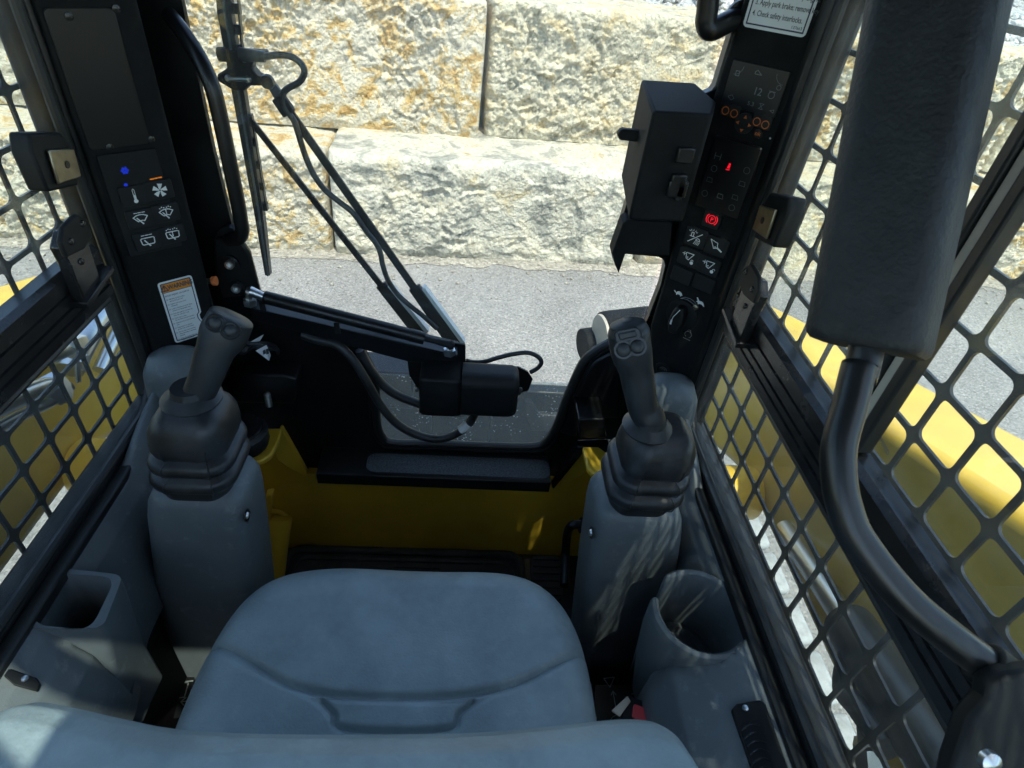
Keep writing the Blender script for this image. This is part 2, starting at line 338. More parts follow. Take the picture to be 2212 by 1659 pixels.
# loose stones on the bank and pebbles at the foot of the wall
def pebbles(name, pts, label, m_):
    mb = MB()
    for p, s in pts:
        ax = Vector((random.gauss(0, 1), random.gauss(0, 1), random.gauss(0, 1))).normalized(); rot = Matrix.Rotation(random.random()*6, 3, ax)
        vs = []
        for v in ((0, 0, 1), (.9, 0, .3), (.28, .85, .35), (-.72, .53, .3), (-.72, -.53, .35), (.28, -.85, .3), (.7, .5, -.45), (-.3, .8, -.45), (-.9, 0, -.4), (-.25, -.85, -.4), (.75, -.5, -.5), (0, 0, -.9)):
            q = rot @ Vector(v); q = Vector((q.x, q.y, q.z*.7))*s*(.8+.4*random.random()); vs.append(Vector(p)+q)
        mb.add(vs, [(0, 1, 2), (0, 2, 3), (0, 3, 4), (0, 4, 5), (0, 5, 1), (1, 6, 2), (2, 7, 3), (3, 8, 4), (4, 9, 5), (5, 10, 1), (6, 7, 2), (7, 8, 3), (8, 9, 4), (9, 10, 5), (10, 6, 1), (6, 11, 7), (7, 11, 8), (8, 11, 9), (9, 11, 10), (10, 11, 6)])
    return tag(mesh_obj(name, mb, m_, smooth=0), label, 'gravel', kind='stuff')
P = []
for i in range(2600):
    u = random.uniform(-5, 5.5); v = 1.05+random.random()**1.5*2.4; z = 1.29+.42*max(v-1.0, 0)**.9+.10*mnoise.noise(Vector((u*.8, v*.8, 3))); P.append((wp(u, v, z+.01), random.uniform(.02, .055)))
pebbles('bank_stones', P, 'loose grey crushed stone on the bank above the wall', 'gravel')
P = []
for i in range(900):
    u = random.uniform(-4, 5); v = -abs(random.gauss(0, .28))-.02; P.append((wp(u, v, .006), random.uniform(.003, .007) if random.random() < .85 else random.uniform(.008, .018)))
pebbles('gravel_scatter', P, 'pale gravel and stone chips along the foot of the block wall', 'dirt')

# ------------------------------------------------------------------ retaining wall of rough stone blocks
wall = thing('retaining_wall', 'dry stacked retaining wall of big rough limestone blocks facing the cab', 'wall', wp(0, 0, 0))
def block(u0, u1, z0, z1, v0, m_, knob, seed, depth=.75):
    L_ = u1-u0; H = z1-z0; rad = .05; nu = max(24, int(L_/.0095)); nf = int(H/.0085); ntp = 22; prof = []
    for i in range(nf): prof.append((0, z0+(H-rad)*i/(nf-1), 0))
    for i in range(1, 8): a = R_(90*i/8); prof.append((rad*(1-math.cos(a)), z1-rad+rad*math.sin(a), a))
    for i in range(ntp+1): prof.append((rad+(depth-rad)*(i/ntp)**1.5, z1, math.pi/2))
    sv = Vector((seed*7.3, seed*3.9, seed*1.3)); vs = []
    for v, z, a in prof:
        for i in range(nu+1):
            t = i/nu; u = u0+L_*t; e = min(t*L_, (1-t)*L_)
            er = .045; push = 0
            if e < er: push = er-math.sqrt(max(0, er*er-(er-e)**2)); push = min(push*2.2, .12)
            p = Vector((u, v, z))+sv
            big = mnoise.fractal(p*1.6, .9, 2, 3)*.035
            wv = mnoise.noise_vector(p*7)*.05; pq = p+wv
            ds, pp_ = mnoise.voronoi(pq*(13 if knob else 8)); ed = min(1, (ds[1]-ds[0])/.16); st_ = mnoise.cell(pp_[0]*3.7)
            f1 = abs(mnoise.noise(pq*19)); f2 = abs(mnoise.noise(p*43)); f3 = mnoise.noise(p*80)
            if knob: d = big*.65+(st_-.5)*.017*ed+f1*.020+f2*.018+f3*.010-.016
            else:
                msk = .5+.5*mnoise.noise(p*2.7); d = big*1.2+(st_-.5)*.016*ed*(.3+msk)+(f1*.013+f2*.012)*(.4+msk)+f3*.007-.011
            am = .45+1.0*max(0, min(1, .5+1.1*mnoise.noise(p*1.7+Vector((9, 1, 4)))))
            bnd = math.exp(-((z-z0-H*(.22+.12*math.sin(seed*2.3)))/.028)**2)*(.5+.5*mnoise.noise(Vector((u*1.3, seed, 0))))
            d = big*.7+(d-big*.7)*am*(1-.75*bnd)
            if i in (0, nu): push = .3
            ca, sa = math.cos(a), math.sin(a)
            edge = 1-.75*max(0, 1-(z-z0)/.05) if a == 0 else 1
            wob = .012*mnoise.noise(Vector((u*3, seed, z*2)))
            dt = d*ca*edge-.02*(1-min(1, (z-z0)/.06)) if a < 1.57 else 0
            topd = (mnoise.fractal(p*5, 1, 2, 3)*.012+f2*.006) if a > .3 else 0
            vs.append(wp(u+wob, v0+v+push-dt, z+topd*sa-(push*.15 if a > .3 else 0)))
    k = nu+1; m = len(prof)
    return MB().add(vs, [(j*k+i, j*k+i+1, (j+1)*k+i+1, (j+1)*k+i) for j in range(m-1) for i in range(nu)])
LOW, UP = .0, .47
blocks = [(-2.75, -.795, 0, .60, LOW-.02, 'stone_ochre_b', 1), (-.785, 1.15, 0, .62, LOW-.04, 'stone_grey', 0), (1.165, 3.1, 0, .61, LOW, 'stone_pale', 0), (3.11, 5.0, 0, .6, LOW-.01, 'stone_ochre', 1), (-4.7, -2.76, 0, .61, LOW, 'stone_pale', 0),
          (-1.93, .115, .615, 1.365, UP-.02, 'stone_ochre', 1), (.13, 1.9, .625, 1.38, UP, 'stone_pale', 1), (1.915, 3.8, .62, 1.37, UP-.01, 'stone_ochre_b', 1), (-3.9, -1.945, .615, 1.375, UP, 'stone_ochre_b', 1), (3.81, 5.6, .62, 1.365, UP, 'stone_pale', 0)]
for i, (u0, u1, z0, z1, v0, m_, kn) in enumerate(blocks):
    mesh_obj('stone_block', block(u0, u1, z0, z1, v0, m_, kn, i+1), m_, wall, smooth=180)

# ------------------------------------------------------------------ machine outside the cab
def arm(sx, label):
    t = thing('lift_arm', label, 'lift arm', (sx*.75, .3, .85), 'loader lift arms')
    prof = [(-.9, 1.60), (.3, 1.325), (.62, 1.228), (1.2, 1.055), (1.40, .99), (1.56, .86), (1.62, .62), (1.6, .3), (1.44, .25), (1.36, .50), (1.18, .72), (.86, .855), (-.9, .845)]
    x0, x1 = (.66, .86) if sx > 0 else (-.86, -.66)
    mesh_obj('beam', MB().prism([(x0, y, z) for y, z in prof], (x1-x0, 0, 0)), 'yellow_paint', t, bevel=.022, seg=4)
    # welded rib along the inner face, boss and pins at the front
    xi = sx*.66
    mb = MB(); mb.lathe([(.001, 0), (.052, 0), (.055, .006), (.055, .07), (.05, .075), (.001, .075)], (xi, .80, .865), (-sx, 0, 0)); mesh_obj('pivot_boss', mb, 'yellow_paint', t, bevel=.003)
    mb = MB(); mb.lathe([(.001, 0), (.018, 0), (.018, .012), (.001, .012)], (xi-sx*.075, .80, .885), (-sx, 0, 0), 6); mesh_obj('bolt', mb, 'zinc', t, smooth=20)
    mb = MB(); mb.lathe([(.001, 0), (.03, 0), (.03, .02), (.001, .02)], (xi, 1.47, .55), (-sx, 0, 0)); mesh_obj('pivot_pin', mb, 'zinc', t, bevel=.003)
    return t
arm(1, 'right yellow steel lift arm outside the window behind the restraint bar')
arm(-1, 'left yellow steel lift arm outside the window beside the steel hydraulic pipes')
# hydraulic pipes on the left
def pipe(path, r, label, name='hydraulic_pipe', m_='chrome', grp='hydraulic pipes outside the left window', fit=True):
    t = thing(name, label, 'pipe', path[0], grp); path = cr(path, 8)
    mesh_obj('pipe', MB().tube(path, r, 16), m_, t)
    if fit:
        d = (path[-1]-path[-3]).normalized(); mb = MB(); mb.lathe([(.001, 0), (r*1.5, 0), (r*1.5, r*1.6), (r*1.25, r*1.7), (r*1.25, r*2.6), (.001, r*2.6)], path[-1]-d*r*2, d, 6); mesh_obj('fitting', mb, 'zinc', t, smooth=20)
    return t
def lx(p, v=-.57): return onx(p, v)
pipe([lx((-60, 845)), lx((30, 803)), lx((100, 772)), lx((168, 742))], .0125, 'bright steel pipe sloping under the left window rail')
pipe([lx((150, 800), -.60), lx((182, 735), -.60), lx((220, 672), -.60), lx((262, 600), -.60)], .021, 'thick chrome cylinder rod standing steeply outside the left window')
pipe([lx((215, 800), -.62), lx((240, 745), -.62), lx((262, 700), -.62), lx((290, 640), -.62)], .012, 'thin chrome pipe beside the thick cylinder rod on the left')
pipe([lx((-60, 905)), lx((20, 868)), lx((80, 842)), lx((110, 835)), lx((128, 850))], .014, 'grey steel pipe elbow low outside the left window')
pipe([lx((-40, 945)), lx((30, 905)), lx((110, 868)), lx((145, 838))], .008, 'thin lower hydraulic line outside the left window')
t = thing('pipe_bracket', 'flat bolted steel pipe bracket outside the left window', 'bracket', lx((175, 790)))
mesh_obj('strap', MB().bar(lx((165, 770), -.565), lx((170, 826), -.565), (0, 1, 0), .010, .004), 'zinc', t, bevel=.001)
mesh_obj('bolt', MB().lathe([(.001, 0), (.009, 0), (.009, .008), (.001, .008)], lx((178, 777), -.572), (1, 0, 0), 6), 'zinc', t, smooth=20)
# tracks
for sx, lab in ((1, 'right rubber track with dusty pale pads, below the lift arm'), (-1, 'left rubber track with dusty pale pads, below the lift arm')):
    t = thing('rubber_track', lab, 'track', (sx*.66, .3, .3), 'rubber tracks')
    x0, x1 = sorted((sx*.50, sx*.84))
    mesh_obj('belt', MB().prism([(x0, y, z) for y, z in ((-1.2, .12), (-1.35, .3), (-1.2, .56), (1.15, .56), (1.35, .32), (1.2, .02), (-1.1, .02))], (x1-x0, 0, 0)), 'track_rubber', t, bevel=.03)
    yy = -1.15; i = 0
    while yy < 1.1:
        L1 = .108; mb = MB(); q = .010*random.random()
        mb.prism([(x0, yy, .56), (x1, yy+.03, .56), (x1, yy+L1+.03, .56), (x0, yy+L1, .56), ], (0, 0, .026+q)); mesh_obj('pad', mb, 'track_rubber', t, bevel=.012, seg=3); yy += .125
# hose, cylinder and front coupler on the right
t = thing('tilt_cylinder', 'black hydraulic cylinder with zinc fittings low outside the right window', 'cylinder', (.56, .2, .7))
a, b = onx(Q('r8', (560, 900)), .60), onx(Q('r8', (1000, 1560)), .56)
d = (b-a).normalized(); mesh_obj('barrel', MB().tube([a, b, b+d*.4], .034, 20), 'black_satin', t)
mesh_obj('fitting', MB().lathe([(.001, 0), (.016, 0), (.016, .02), (.012, .021), (.012, .05), (.018, .051), (.018, .08), (.001, .08)], onx(Q('r8', (640, 1300)), .55), (.1, -.5, -.6), 6), 'zinc', t, smooth=20)
mesh_obj('hose', MB().tube(cr([onx(Q('r8', (560, 1050)), .57), onx(Q('r8', (530, 1230)), .55), onx(Q('r8', (600, 1330)), .54), onx(Q('r8', (760, 1560)), .53)]), .014, 12), 'rubber', t)
mesh_obj('rod', MB().tube([a, a-d*.28], .018, 16), 'chrome', t)

t = thing('attachment_coupler', 'dark steel attachment plate seen through the dirty lower front glass', 'coupler', (0, 1.35, .3))
zt = ony((840, 806), 1.32).z; zr = ony((1190, 848), 1.36).z
mesh_obj('back_plate', MB().mm(-.62, .62, 1.36, 1.40, .08, zr), 'black_satin', t, bevel=.006)
xl1 = ony((890, 806), 1.32).x
mesh_obj('raised_cap', MB().mm(-.62, xl1, 1.32, 1.42, zr-.06, zt), 'black_satin', t, bevel=.006)
for px in (857, 893):
    mesh_obj('bolt_hole', MB().lathe([(.004, 0), (.013, 0), (.014, .003), (.004, .003)], ony((px-2, 812), 1.345)+Vector((0, 0, .0)), (0, 0, 1), 16), 'zinc', t)
mesh_obj('stiffener', MB().mm(.14, .155, 1.30, 1.36, .1, zr-.03), 'black_satin', t, bevel=.002)
mesh_obj('stiffener', MB().mm(-.05, -.035, 1.30, 1.36, .1, zr-.05), 'black_satin', t, bevel=.002)
pp = [ony(q, 1.34) for q in Q('c7', (740, 770), (790, 775), (850, 870), (1000, 880), (1000, 1000), (790, 1000), (745, 900))]
mesh_obj('ghost_reflection', MB().prism(pp, (0, .02, 0)), 'rubber', t, bevel=.003)  # solid shape standing for a ghost reflection in the lower glass
mesh_obj('red_marker', MB().prism([ony(q, 1.33) for q in Q('c7', (770, 1095), (850, 1095), (850, 1115), (770, 1115))], (0, .004, 0)), 'red_plastic', t)
t = thing('work_cylinder_pin', 'black pin housing with a zinc end ring beyond the right joystick', 'pin', ony(Q('c7', (1400, 250)), 1.45))
c0 = ony(Q('c7', (1328, 230)), 1.42); ax = Vector((1, .25, .05)).normalized()
mesh_obj('housing', MB().lathe([(.001, .008), (.062, .008), (.064, .02), (.064, .16), (.001, .16)], c0, ax, 28), 'matte_black', t, bevel=.002)
mesh_obj('end_ring', MB().lathe([(.028, 0), (.055, 0), (.057, .004), (.057, .010), (.028, .010)], c0, ax, 28), 'alu_beige', t)
mesh_obj('lower_housing', MB().lathe([(.001, 0), (.05, 0), (.05, .12), (.001, .12)], c0+Vector((-.035, .04, -.07)), ax, 24), 'matte_black', t, bevel=.004)

# ------------------------------------------------------------------ cab shell
PLn = Vector((.9, -1, 0)).normalized(); PL0 = Vector((-.405, .745, 1.4)); PLr = Vector((1, .9, 0)).normalized()
PRn = Vector((-.9, -1, 0)).normalized(); PR0 = Vector((.43, .745, 1.4)); PRr = Vector((1, -.9, 0)).normalized()
ZU = Vector((0, 0, 1))
def lp(p, h=0): return onp(p, PL0+PLn*h, PLn)
def rp(p, h=0): return onp(p, PR0+PRn*h, PRn)
cab = thing('loader_cab', 'black steel cab shell of the loader around the operator seat', 'cab', (0, .2, .5))
mb = MB(); mb.mm(-.5, .5, -.5, .95, 2.10, 2.16); 
roof = MB()
for x0, x1, y0, y1 in ((-.5, .5, -.136, .97), (-.5, .5, -.52, -.31), (-.5, -.21, -.31, -.136), (-.03, .5, -.31, -.136)): roof.mm(x0, x1, y0, y1, 2.10, 2.14)
mesh_obj('roof', roof, 'black_paint', cab, smooth=0)
mesh_obj('sun_opening_glass', MB().mm(-.21, -.03, -.31, -.136, 2.112, 2.117), 'side_glass', cab, smooth=0)  # pane in an added, unseen roof opening sized to aim the sun patch
rw = MB(); rw.mm(-.5, .5, -.52, -.48, .5, 1.25); rw.mm(-.5, -.42, -.52, -.48, 1.25, 2.10); rw.mm(.42, .5, -.52, -.48, 1.25, 2.10); rw.mm(-.42, .42, -.52, -.48, 2.04, 2.10)
mesh_obj('shadow_bar', MB().bar((-.27, -.105, 2.106), (.02, -.285, 2.106), (.5, .8, 0), .036, .006), 'black_paint', cab, smooth=0)  # added unseen bar across the roof opening, throws a shadow band on the console
mesh_obj('rear_wall', rw, 'black_paint', cab, smooth=0)
mesh_obj('rear_window', MB().mm(-.42, .42, -.503, -.497, 1.25, 2.04), 'front_glass', cab, smooth=0)
mesh_obj('floor_pan', MB().mm(-.46, .46, -.48, .95, .44, .485), 'black_paint', cab, smooth=0)
for sx in (-1, 1):
    x0, x1 = sorted((sx*.475, sx*.44)); mesh_obj('side_wall', MB().mm(x0, x1, -.48, .90, .48, 1.085), 'black_paint', cab, smooth=0)
    mesh_obj('front_post', MB().prism([(sx*.462, .735, 1.0), (sx*.418, .738, 1.0), (sx*.418, .80, 1.0), (sx*.385, .83, 1.0), (sx*.385, .93, 1.0), (sx*.462, .93, 1.0)], (0, 0, 1.10)), 'black_satin', cab, bevel=.006, seg=3)
    x0, x1 = sorted((sx*.475, sx*.425)); mesh_obj('top_rail', MB().mm(x0, x1, -.48, .80, 2.02, 2.10), 'black_satin', cab, bevel=.006)
    mesh_obj('rear_post', MB().mm(x0, x1, -.48, -.42, 1.085, 2.02), 'black_satin', cab, bevel=.006)

mesh_obj('seat_riser', MB().mm(-.365, -.20, -.2, .352, .486, .698), 'black_paint', cab, bevel=.004)
mesh_obj('seat_riser', MB().mm(.18, .33, -.2, .40, .486, .798), 'black_paint', cab, bevel=.004)
# ---- yellow chassis under the front of the cab
ch = thing('chassis_front', 'yellow painted chassis cross member in the footwell below the door sill', 'chassis', (0, .9, .48))
mesh_obj('cross_wall', MB().mm(-.46, .46, .905, .93, .47, .845), 'yellow_paint', ch, smooth=0)
mesh_obj('footwell_side', MB().prism([(-.44, .46, .49), (-.395, .46, .49), (-.395, .9, .49), (-.44, .9, .49)], (0, 0, .30)), 'yellow_paint', ch, bevel=.004)
mesh_obj('footwell_side', MB().prism([(.44, .46, .49), (.385, .46, .49), (.385, .9, .49), (.44, .9, .49)], (0, 0, .30)), 'yellow_paint', ch, bevel=.004)
# sloping yellow post on the left, with weld bead
a = ony(Q('r4', (395, 880)), .88); b = ony(Q('r4', (330, 1360)), .80)
mesh_obj('sloped_post', MB().tube([a, (a+b)/2, b, b+(b-a)*.4], [.030, .030, .031, .031], 18), 'yellow_paint', ch)
mesh_obj('weld_bead', MB().tube(cr([ony(q, .895) for q in Q('r4', (330, 830), (400, 835), (460, 880), (480, 930))]), .006, 8), 'yellow_paint', ch)
mesh_obj('side_flange', MB().prism([ony(q, .86) for q in Q('r4', (225, 905), (290, 705), (345, 700), (330, 860), (300, 1370), (265, 1400))], (0, .02, 0)), 'yellow_paint', ch, bevel=.003)
def gusset(pts1, pts2, pts3, y):
    mesh_obj('gusset', MB().prism([ony(q, y) for q in pts1], (0, .012, 0)), 'yellow_paint', ch, bevel=.003)
    mesh_obj('mount_tab', MB().prism([onz(q, .965) for q in pts2], (0, 0, -.012)), 'yellow_paint', ch, bevel=.003)
    mesh_obj('foot', MB().prism([ony(q, y-.004) for q in pts3], (0, .02, 0)), 'yellow_paint', ch, bevel=.002)
gusset(Q('r4', (405, 175), (420, 175), (520, 350), (625, 535), (615, 560), (500, 500), (385, 430), (365, 370), (345, 370), (375, 250)),
       Q('r4', (240, 172), (418, 172), (400, 260), (345, 372), (320, 395), (270, 425), (200, 437), (130, 415), (90, 340), (120, 250)), Q('r4', (615, 535), (690, 540), (690, 582), (618, 582)), .86)
gusset(Q('c7', (1195, 1125), (1225, 1125), (1225, 1300), (1190, 1350), (1010, 1445), (1000, 1440)),
       Q('c7', (1195, 1122), (1320, 1122), (1400, 1180), (1400, 1300), (1320, 1350), (1270, 1330), (1235, 1295)), Q('c7', (945, 1405), (1005, 1410), (1000, 1470), (950, 1470)), .86)
# rubber isolator and bolts on the left mount
t = thing('cab_mount', 'bolted rubber cab mount with zinc studs beside the left joystick boot', 'mount', onz(Q('r4', (190, 330)), .975))
c0 = onz(Q('r4', (175, 300)), .975)
mesh_obj('isolator', MB().lathe([(.001, 0), (.042, 0), (.045, .01), (.045, .03), (.038, .036), (.001, .036)], c0+Vector((-.012, 0, 0))), 'rubber', t)
mesh_obj('washer', MB().lathe([(.001, .037), (.036, .037), (.036, .041), (.001, .041)], c0+Vector((-.012, 0, 0))), 'zinc', t)
mesh_obj('nut', MB().lathe([(.001, 0), (.014, 0), (.014, .012), (.001, .012)], c0+Vector((-.03, -.004, .042)), n=6), 'brass_zinc', t, smooth=20)
mesh_obj('stud', MB().lathe([(.001, 0)]+[(.0075-(i % 2)*.001, .0025*i) for i in range(16)]+[(.001, .0375)], c0+Vector((-.03, -.004, .045)), n=12), 'zinc', t, smooth=20)
mesh_obj('stud', MB().lathe([(.001, 0)]+[(.0065-(i % 2)*.001, .0025*i) for i in range(12)]+[(.001, .03)], c0+Vector((.026, .05, .05)), n=12), 'zinc', t, smooth=20)

# ------------------------------------------------------------------ front door frame with its rounded window
YD = .875
door = thing('front_door', 'black front door frame with a rounded glass opening and rubber seal', 'door', (0, YD, .87))
out2 = [(418, 905), (470, 912), (560, 914), (608, 927), (668, 1022), (692, 1034), (1190, 1046), (1249, 950), (1320, 948), (1420, 950)]
outer = [ony(p, YD) for p in out2]
outer = [Vector((-.40, YD, 2.08)), Vector((-.40, YD, outer[0].z))]+outer[2:-2]+[Vector((.40, YD, outer[-1].z)), Vector((.40, YD, 2.08))]
hole_px = [(400, -10), (404, 60)]+[(413, 100), (462, 330), (503, 495), (515, 520), (537, 548), (559, 632), (640, 672), (745, 708), (781, 754), (800, 792), (810, 820), (814, 905), (822, 936), (846, 955), (933, 957), (1060, 962), (1150, 963), (1181, 950), (1203, 918), (1227, 852), (1254, 791), (1275, 764), (1320, 737), (1375, 712), (1402, 683), (1440, 560), (1500, 300), (1590, 40), (1602, -10)]
hole = [ony(p, YD) for p in hole_px]; hole[0].z = hole[-1].z = 2.02
low = 8
def plate_with_hole(outer, hole, vec, name, m_, parent, bevel=0):
    bm = bmesh.new(); E = []
    for loop in (outer, hole):
        vs = [bm.verts.new(p) for p in loop]; E += [bm.edges.new((vs[i], vs[(i+1) % len(vs)])) for i in range(len(vs))]
    r = bmesh.ops.triangle_fill(bm, use_beauty=True, edges=E, normal=(0, -1, 0))
    fs = [x for x in r['geom'] if isinstance(x, bmesh.types.BMFace)]
    ex = bmesh.ops.extrude_face_region(bm, geom=fs); vv = [x for x in ex['geom'] if isinstance(x, bmesh.types.BMVert)]
    bmesh.ops.translate(bm, verts=vv, vec=vec); bm.verts.ensure_lookup_table(); bm.verts.index_update()
    mb = MB().add([v.co.copy() for v in bm.verts], [tuple(v.index for v in f.verts) for f in bm.faces]); bm.free()
    return mesh_obj(name, mb, m_, parent, smooth=30, bevel=bevel)
hs = hole[:8]+cr(hole[7:], 4)[1:]
plate_with_hole(outer, hs, (0, .010, 0), 'frame', 'black_satin', door)
sealp = cr(hole[10:26], 6)
mesh_obj('seal', MB().tube([p+Vector((0, -.002, 0)) for p in sealp], .0085, 10), 'rubber_seal', door)
zc = sum((p.z for p in sealp))/len(sealp); xc = .05
mesh_obj('seal_trim', MB().tube([p+Vector(((p.x-xc)*.06, -.004, min(0, (p.z-1.0))*.10)) for p in sealp], .0035, 8), 'black_plastic', door)
gp = [p+Vector((0, .014, 0)) for p in hs]
mesh_obj('upper_glass', MB().mm(-.34, .36, YD+.004, YD+.007, ony((900, 812), YD+.004).z, 2.03), 'front_glass', door, smooth=0)
mesh_obj('lower_glass', MB().mm(-.2, .36, YD+.004, YD+.007, .86, ony((900, 812), YD+.004).z-.001), 'dirty_glass', door, smooth=0)
# rounded blister of the right door post
mesh_obj('post_cover', MB().prism([ony(q, YD-.012) for q in Q('c7', (1425, 375), (1290, 450), (1225, 520), (1110, 800), (1010, 1020), (1150, 1060), (1165, 905), (1500, 905), (1500, 380))], (0, .014, 0)), 'black_satin', door, bevel=.008, seg=4)
mesh_obj('stop_block', MB().prism([ony(q, .80) for q in Q('c7', (1160, 905), (1370, 905), (1385, 1055), (1170, 1060))], (0, .07, 0)), 'black_satin', door, bevel=.003)
mesh_obj('stop_block', MB().prism([ony(q, .83) for q in Q('c6', (230, 1180), (720, 1190), (740, 990), (640, 960), (250, 960))], (0, .05, 0)), 'black_satin', door, bevel=.004)
# hinge plate lower left with bolts
hp = thing('door_hinge_plate', 'black hinge plate with two zinc bolts left of the door', 'hinge plate', ony(Q('c5', (1850, 760)), .84))
mesh_obj('plate', MB().prism([ony(q, .85) for q in Q('c5', (1690, 480), (1860, 450), (1905, 500), (1975, 600), (2060, 920), (1760, 960), (1700, 820))], (0, .012, 0)), 'black_satin', hp, bevel=.004)
for q in ((1830, 672), (1880, 862)):
    c0 = ony(Q('c5', q), .85)
    mesh_obj('washer', MB().lathe([(.001, 0), (.013, 0), (.013, .003), (.001, .003)], c0, (0, -1, 0)), 'black_satin', hp)
    mesh_obj('bolt', MB().lathe([(.001, .003), (.007, .003), (.007, .010), (.004, .010), (.004, .004)], c0, (0, -1, 0), 12), 'zinc', hp, smooth=20)
mesh_obj('sensor', MB().tube([ony(Q('c5', (1640, 820)), .82), ony(Q('c5', (1680, 818)), .82)], .0045, 12), 'zinc', hp)
mesh_obj('sensor_cap', MB().tube([ony(Q('c5', (1681, 818)), .82), ony(Q('c5', (1714, 816)), .82)], .0075, 14), 'orange_plastic', hp, bevel=.001)
# grab tube on the left pillar
gh = thing('grab_handle', 'curved black tube grab handle along the left front pillar', 'handle', ony((530, 500), .82), 'grab handles')
path = cr([ony(q, y) for q, y in zip(Q('c1', (1340, 120), (1450, 260), (1570, 450), (1670, 660), (1727, 860), (1812, 1260), (1882, 1600))+Q('c5', (1905, 330), (1918, 420), (1890, 480), (1810, 490)), (.865, .845, .825, .815, .812, .81, .81, .81, .815, .83, .85))])
mesh_obj('tube', MB().tube(path, .0099, 16), 'black_satin', gh)
mesh_obj('mounting_foot', MB().lathe([(.001, 0), (.02, 0), (.018, .008), (.001, .008)], path[-1]+Vector((0, .012, 0)), (0, -1, 0)), 'black_satin', gh)
gh2 = thing('grab_handle', 'short black tube handle beside the shutdown sticker, top right', 'handle', ony((1520, 60), .80), 'grab handles')
path = cr([ony(q, y) for q, y in zip(Q('c3', (985, -300), (985, -60), (975, 80), (965, 180), (1000, 235), (1090, 200), (1230, 130)), (.80, .80, .80, .80, .80, .81, .83))])
mesh_obj('tube', MB().tube(path, .0125, 16), 'black_satin', gh2)
mesh_obj('mounting_foot', MB().lathe([(.001, 0), (.018, 0), (.018, .006), (.001, .006)], path[-1], (0, -1, 0)), 'black_satin', gh2)

# sill with grip tape
sill = thing('door_sill', 'black door sill step with a grey anti-slip strip', 'sill', (0, .82, .865))
zs = .872
b0, b1 = onz((690, 972), zs), onz((1205, 992), zs); f0, f1 = onz((681, 1026), zs), onz((1190, 1038), zs); yf = (f0.y+f1.y)/2; yb = YD-.001
prof = [(yb, zs), (yf+.006, zs), (yf+.001, zs-.003), (yf, zs-.008), (yf, zs-.03), (yf+.004, zs-.03), (yf+.004, zs-.01), (yb, zs-.008)]
mesh_obj('step_plate', MB().prism([(f0.x, y, z) for y, z in prof], (f1.x-f0.x, 0, 0)), 'black_satin', sill, bevel=.0015)
mesh_obj('side_lip', MB().prism([ony(q, .86) for q in Q('c7', (945, 1395), (1150, 1070), (1395, 1060), (1395, 1120), (1190, 1125), (960, 1410))], (0, -.02, 0)), 'black_satin', sill, bevel=.003)
tp0, tp1 = onz(Q('r4', (1090, 470)), zs), onz(Q('c7', (938, 1330)), zs)
mesh_obj('grip_strip', MB().loft([ring(((tp0.x+tp1.x)/2, (yf+yb)/2-.002, zs+h), (1, 0, 0), (0, 1, 0), (tp1.x-tp0.x)/2, .026, .018) for h in (.0005, .0013)]), 'grip_tape', sill, smooth=0)

# floor mat and pedal
fm = thing('floor_mat', 'black moulded rubber floor mat with raised rim in the footwell', 'mat', (0, .7, .49))
m0, m1 = onz((622, 1158), .51), onz((1132, 1180), .51); mx0, mx1, my1 = m0.x, m1.x, min(m0.y, m1.y, .9)
cxm, cym, hwm, hdm = (mx0+mx1)/2, (my1+.35)/2, (mx1-mx0)/2, (my1-.35)/2
mesh_obj('base', MB().loft([ring((cxm, cym, z), (1, 0, 0), (0, 1, 0), hwm-.004, hdm-.004, .03) for z in (.486, .497)]), 'mat_rubber', fm)
mesh_obj('rim', MB().tube([Vector((p[0], p[1], .503)) for p in ring((cxm, cym, .5), (1, 0, 0), (0, 1, 0), hwm-.01, hdm-.01, .035)], .010, 10, closed=True), 'mat_rubber', fm)
mesh_obj('rim', MB().tube([Vector((p[0], p[1], .500)) for p in ring((cxm, cym, .5), (1, 0, 0), (0, 1, 0), hwm-.032, hdm-.032, .03)], .006, 8, closed=True), 'mat_rubber', fm)
for i in range(5):
    for sg in (-1, 1):
        x0 = cxm+sg*(.10+.0*i); y0 = my1-.06-.055*i
        mesh_obj('rib', MB().bar((x0, y0-.05, .499), (x0+sg*.14, y0+.0-.09, .499), (0, 1, 0), .008, .006), 'mat_rubber', fm, bevel=.0015)
for y0 in (my1-.075, my1-.14):
    mesh_obj('rib', MB().tube([Vector((p[0], p[1], .498)) for p in ring((cxm+.0, y0, .5), (1, 0, 0), (0, 1, 0), .085, .024, .006, 3)], .003, 6, closed=True), 'mat_rubber', fm)
pd = thing('foot_pedal', 'black ribbed foot pedal with bent rod beside the right pedestal', 'pedal', onz(Q('r5', (520, 1350)), .52))
q = [onz(p, .56) for p in Q('r5', (385, 1275), (630, 1285), (640, 1430), (375, 1420))]
c0 = sum(q, Vector())/4; hw = (q[1].x-q[0].x)/2; hd = .05
mesh_obj('pad', MB().loft([ring(c0+Vector((0, 0, h)), (1, 0, 0), (0, 1, .25), hw, hd, .015) for h in (-.012, 0)]), 'mat_rubber', pd, bevel=.002)
for i in range(6):
    y = -.04+.016*i; mesh_obj('rib', MB().bar(c0+Vector((-hw*.85, y, .003+y*.25)), c0+Vector((hw*.85, y, .003+y*.25)), (0, 1, 0), .006, .006), 'mat_rubber', pd, bevel=.001)
mesh_obj('rod', MB().tube(cr([ony(p, y) for p, y in zip(Q('r5', (860, 945), (740, 935), (690, 960), (668, 1030), (655, 1200), (648, 1420)), (.74, .74, .74, .74, .72, .66))]), .009, 12), 'black_satin', pd)
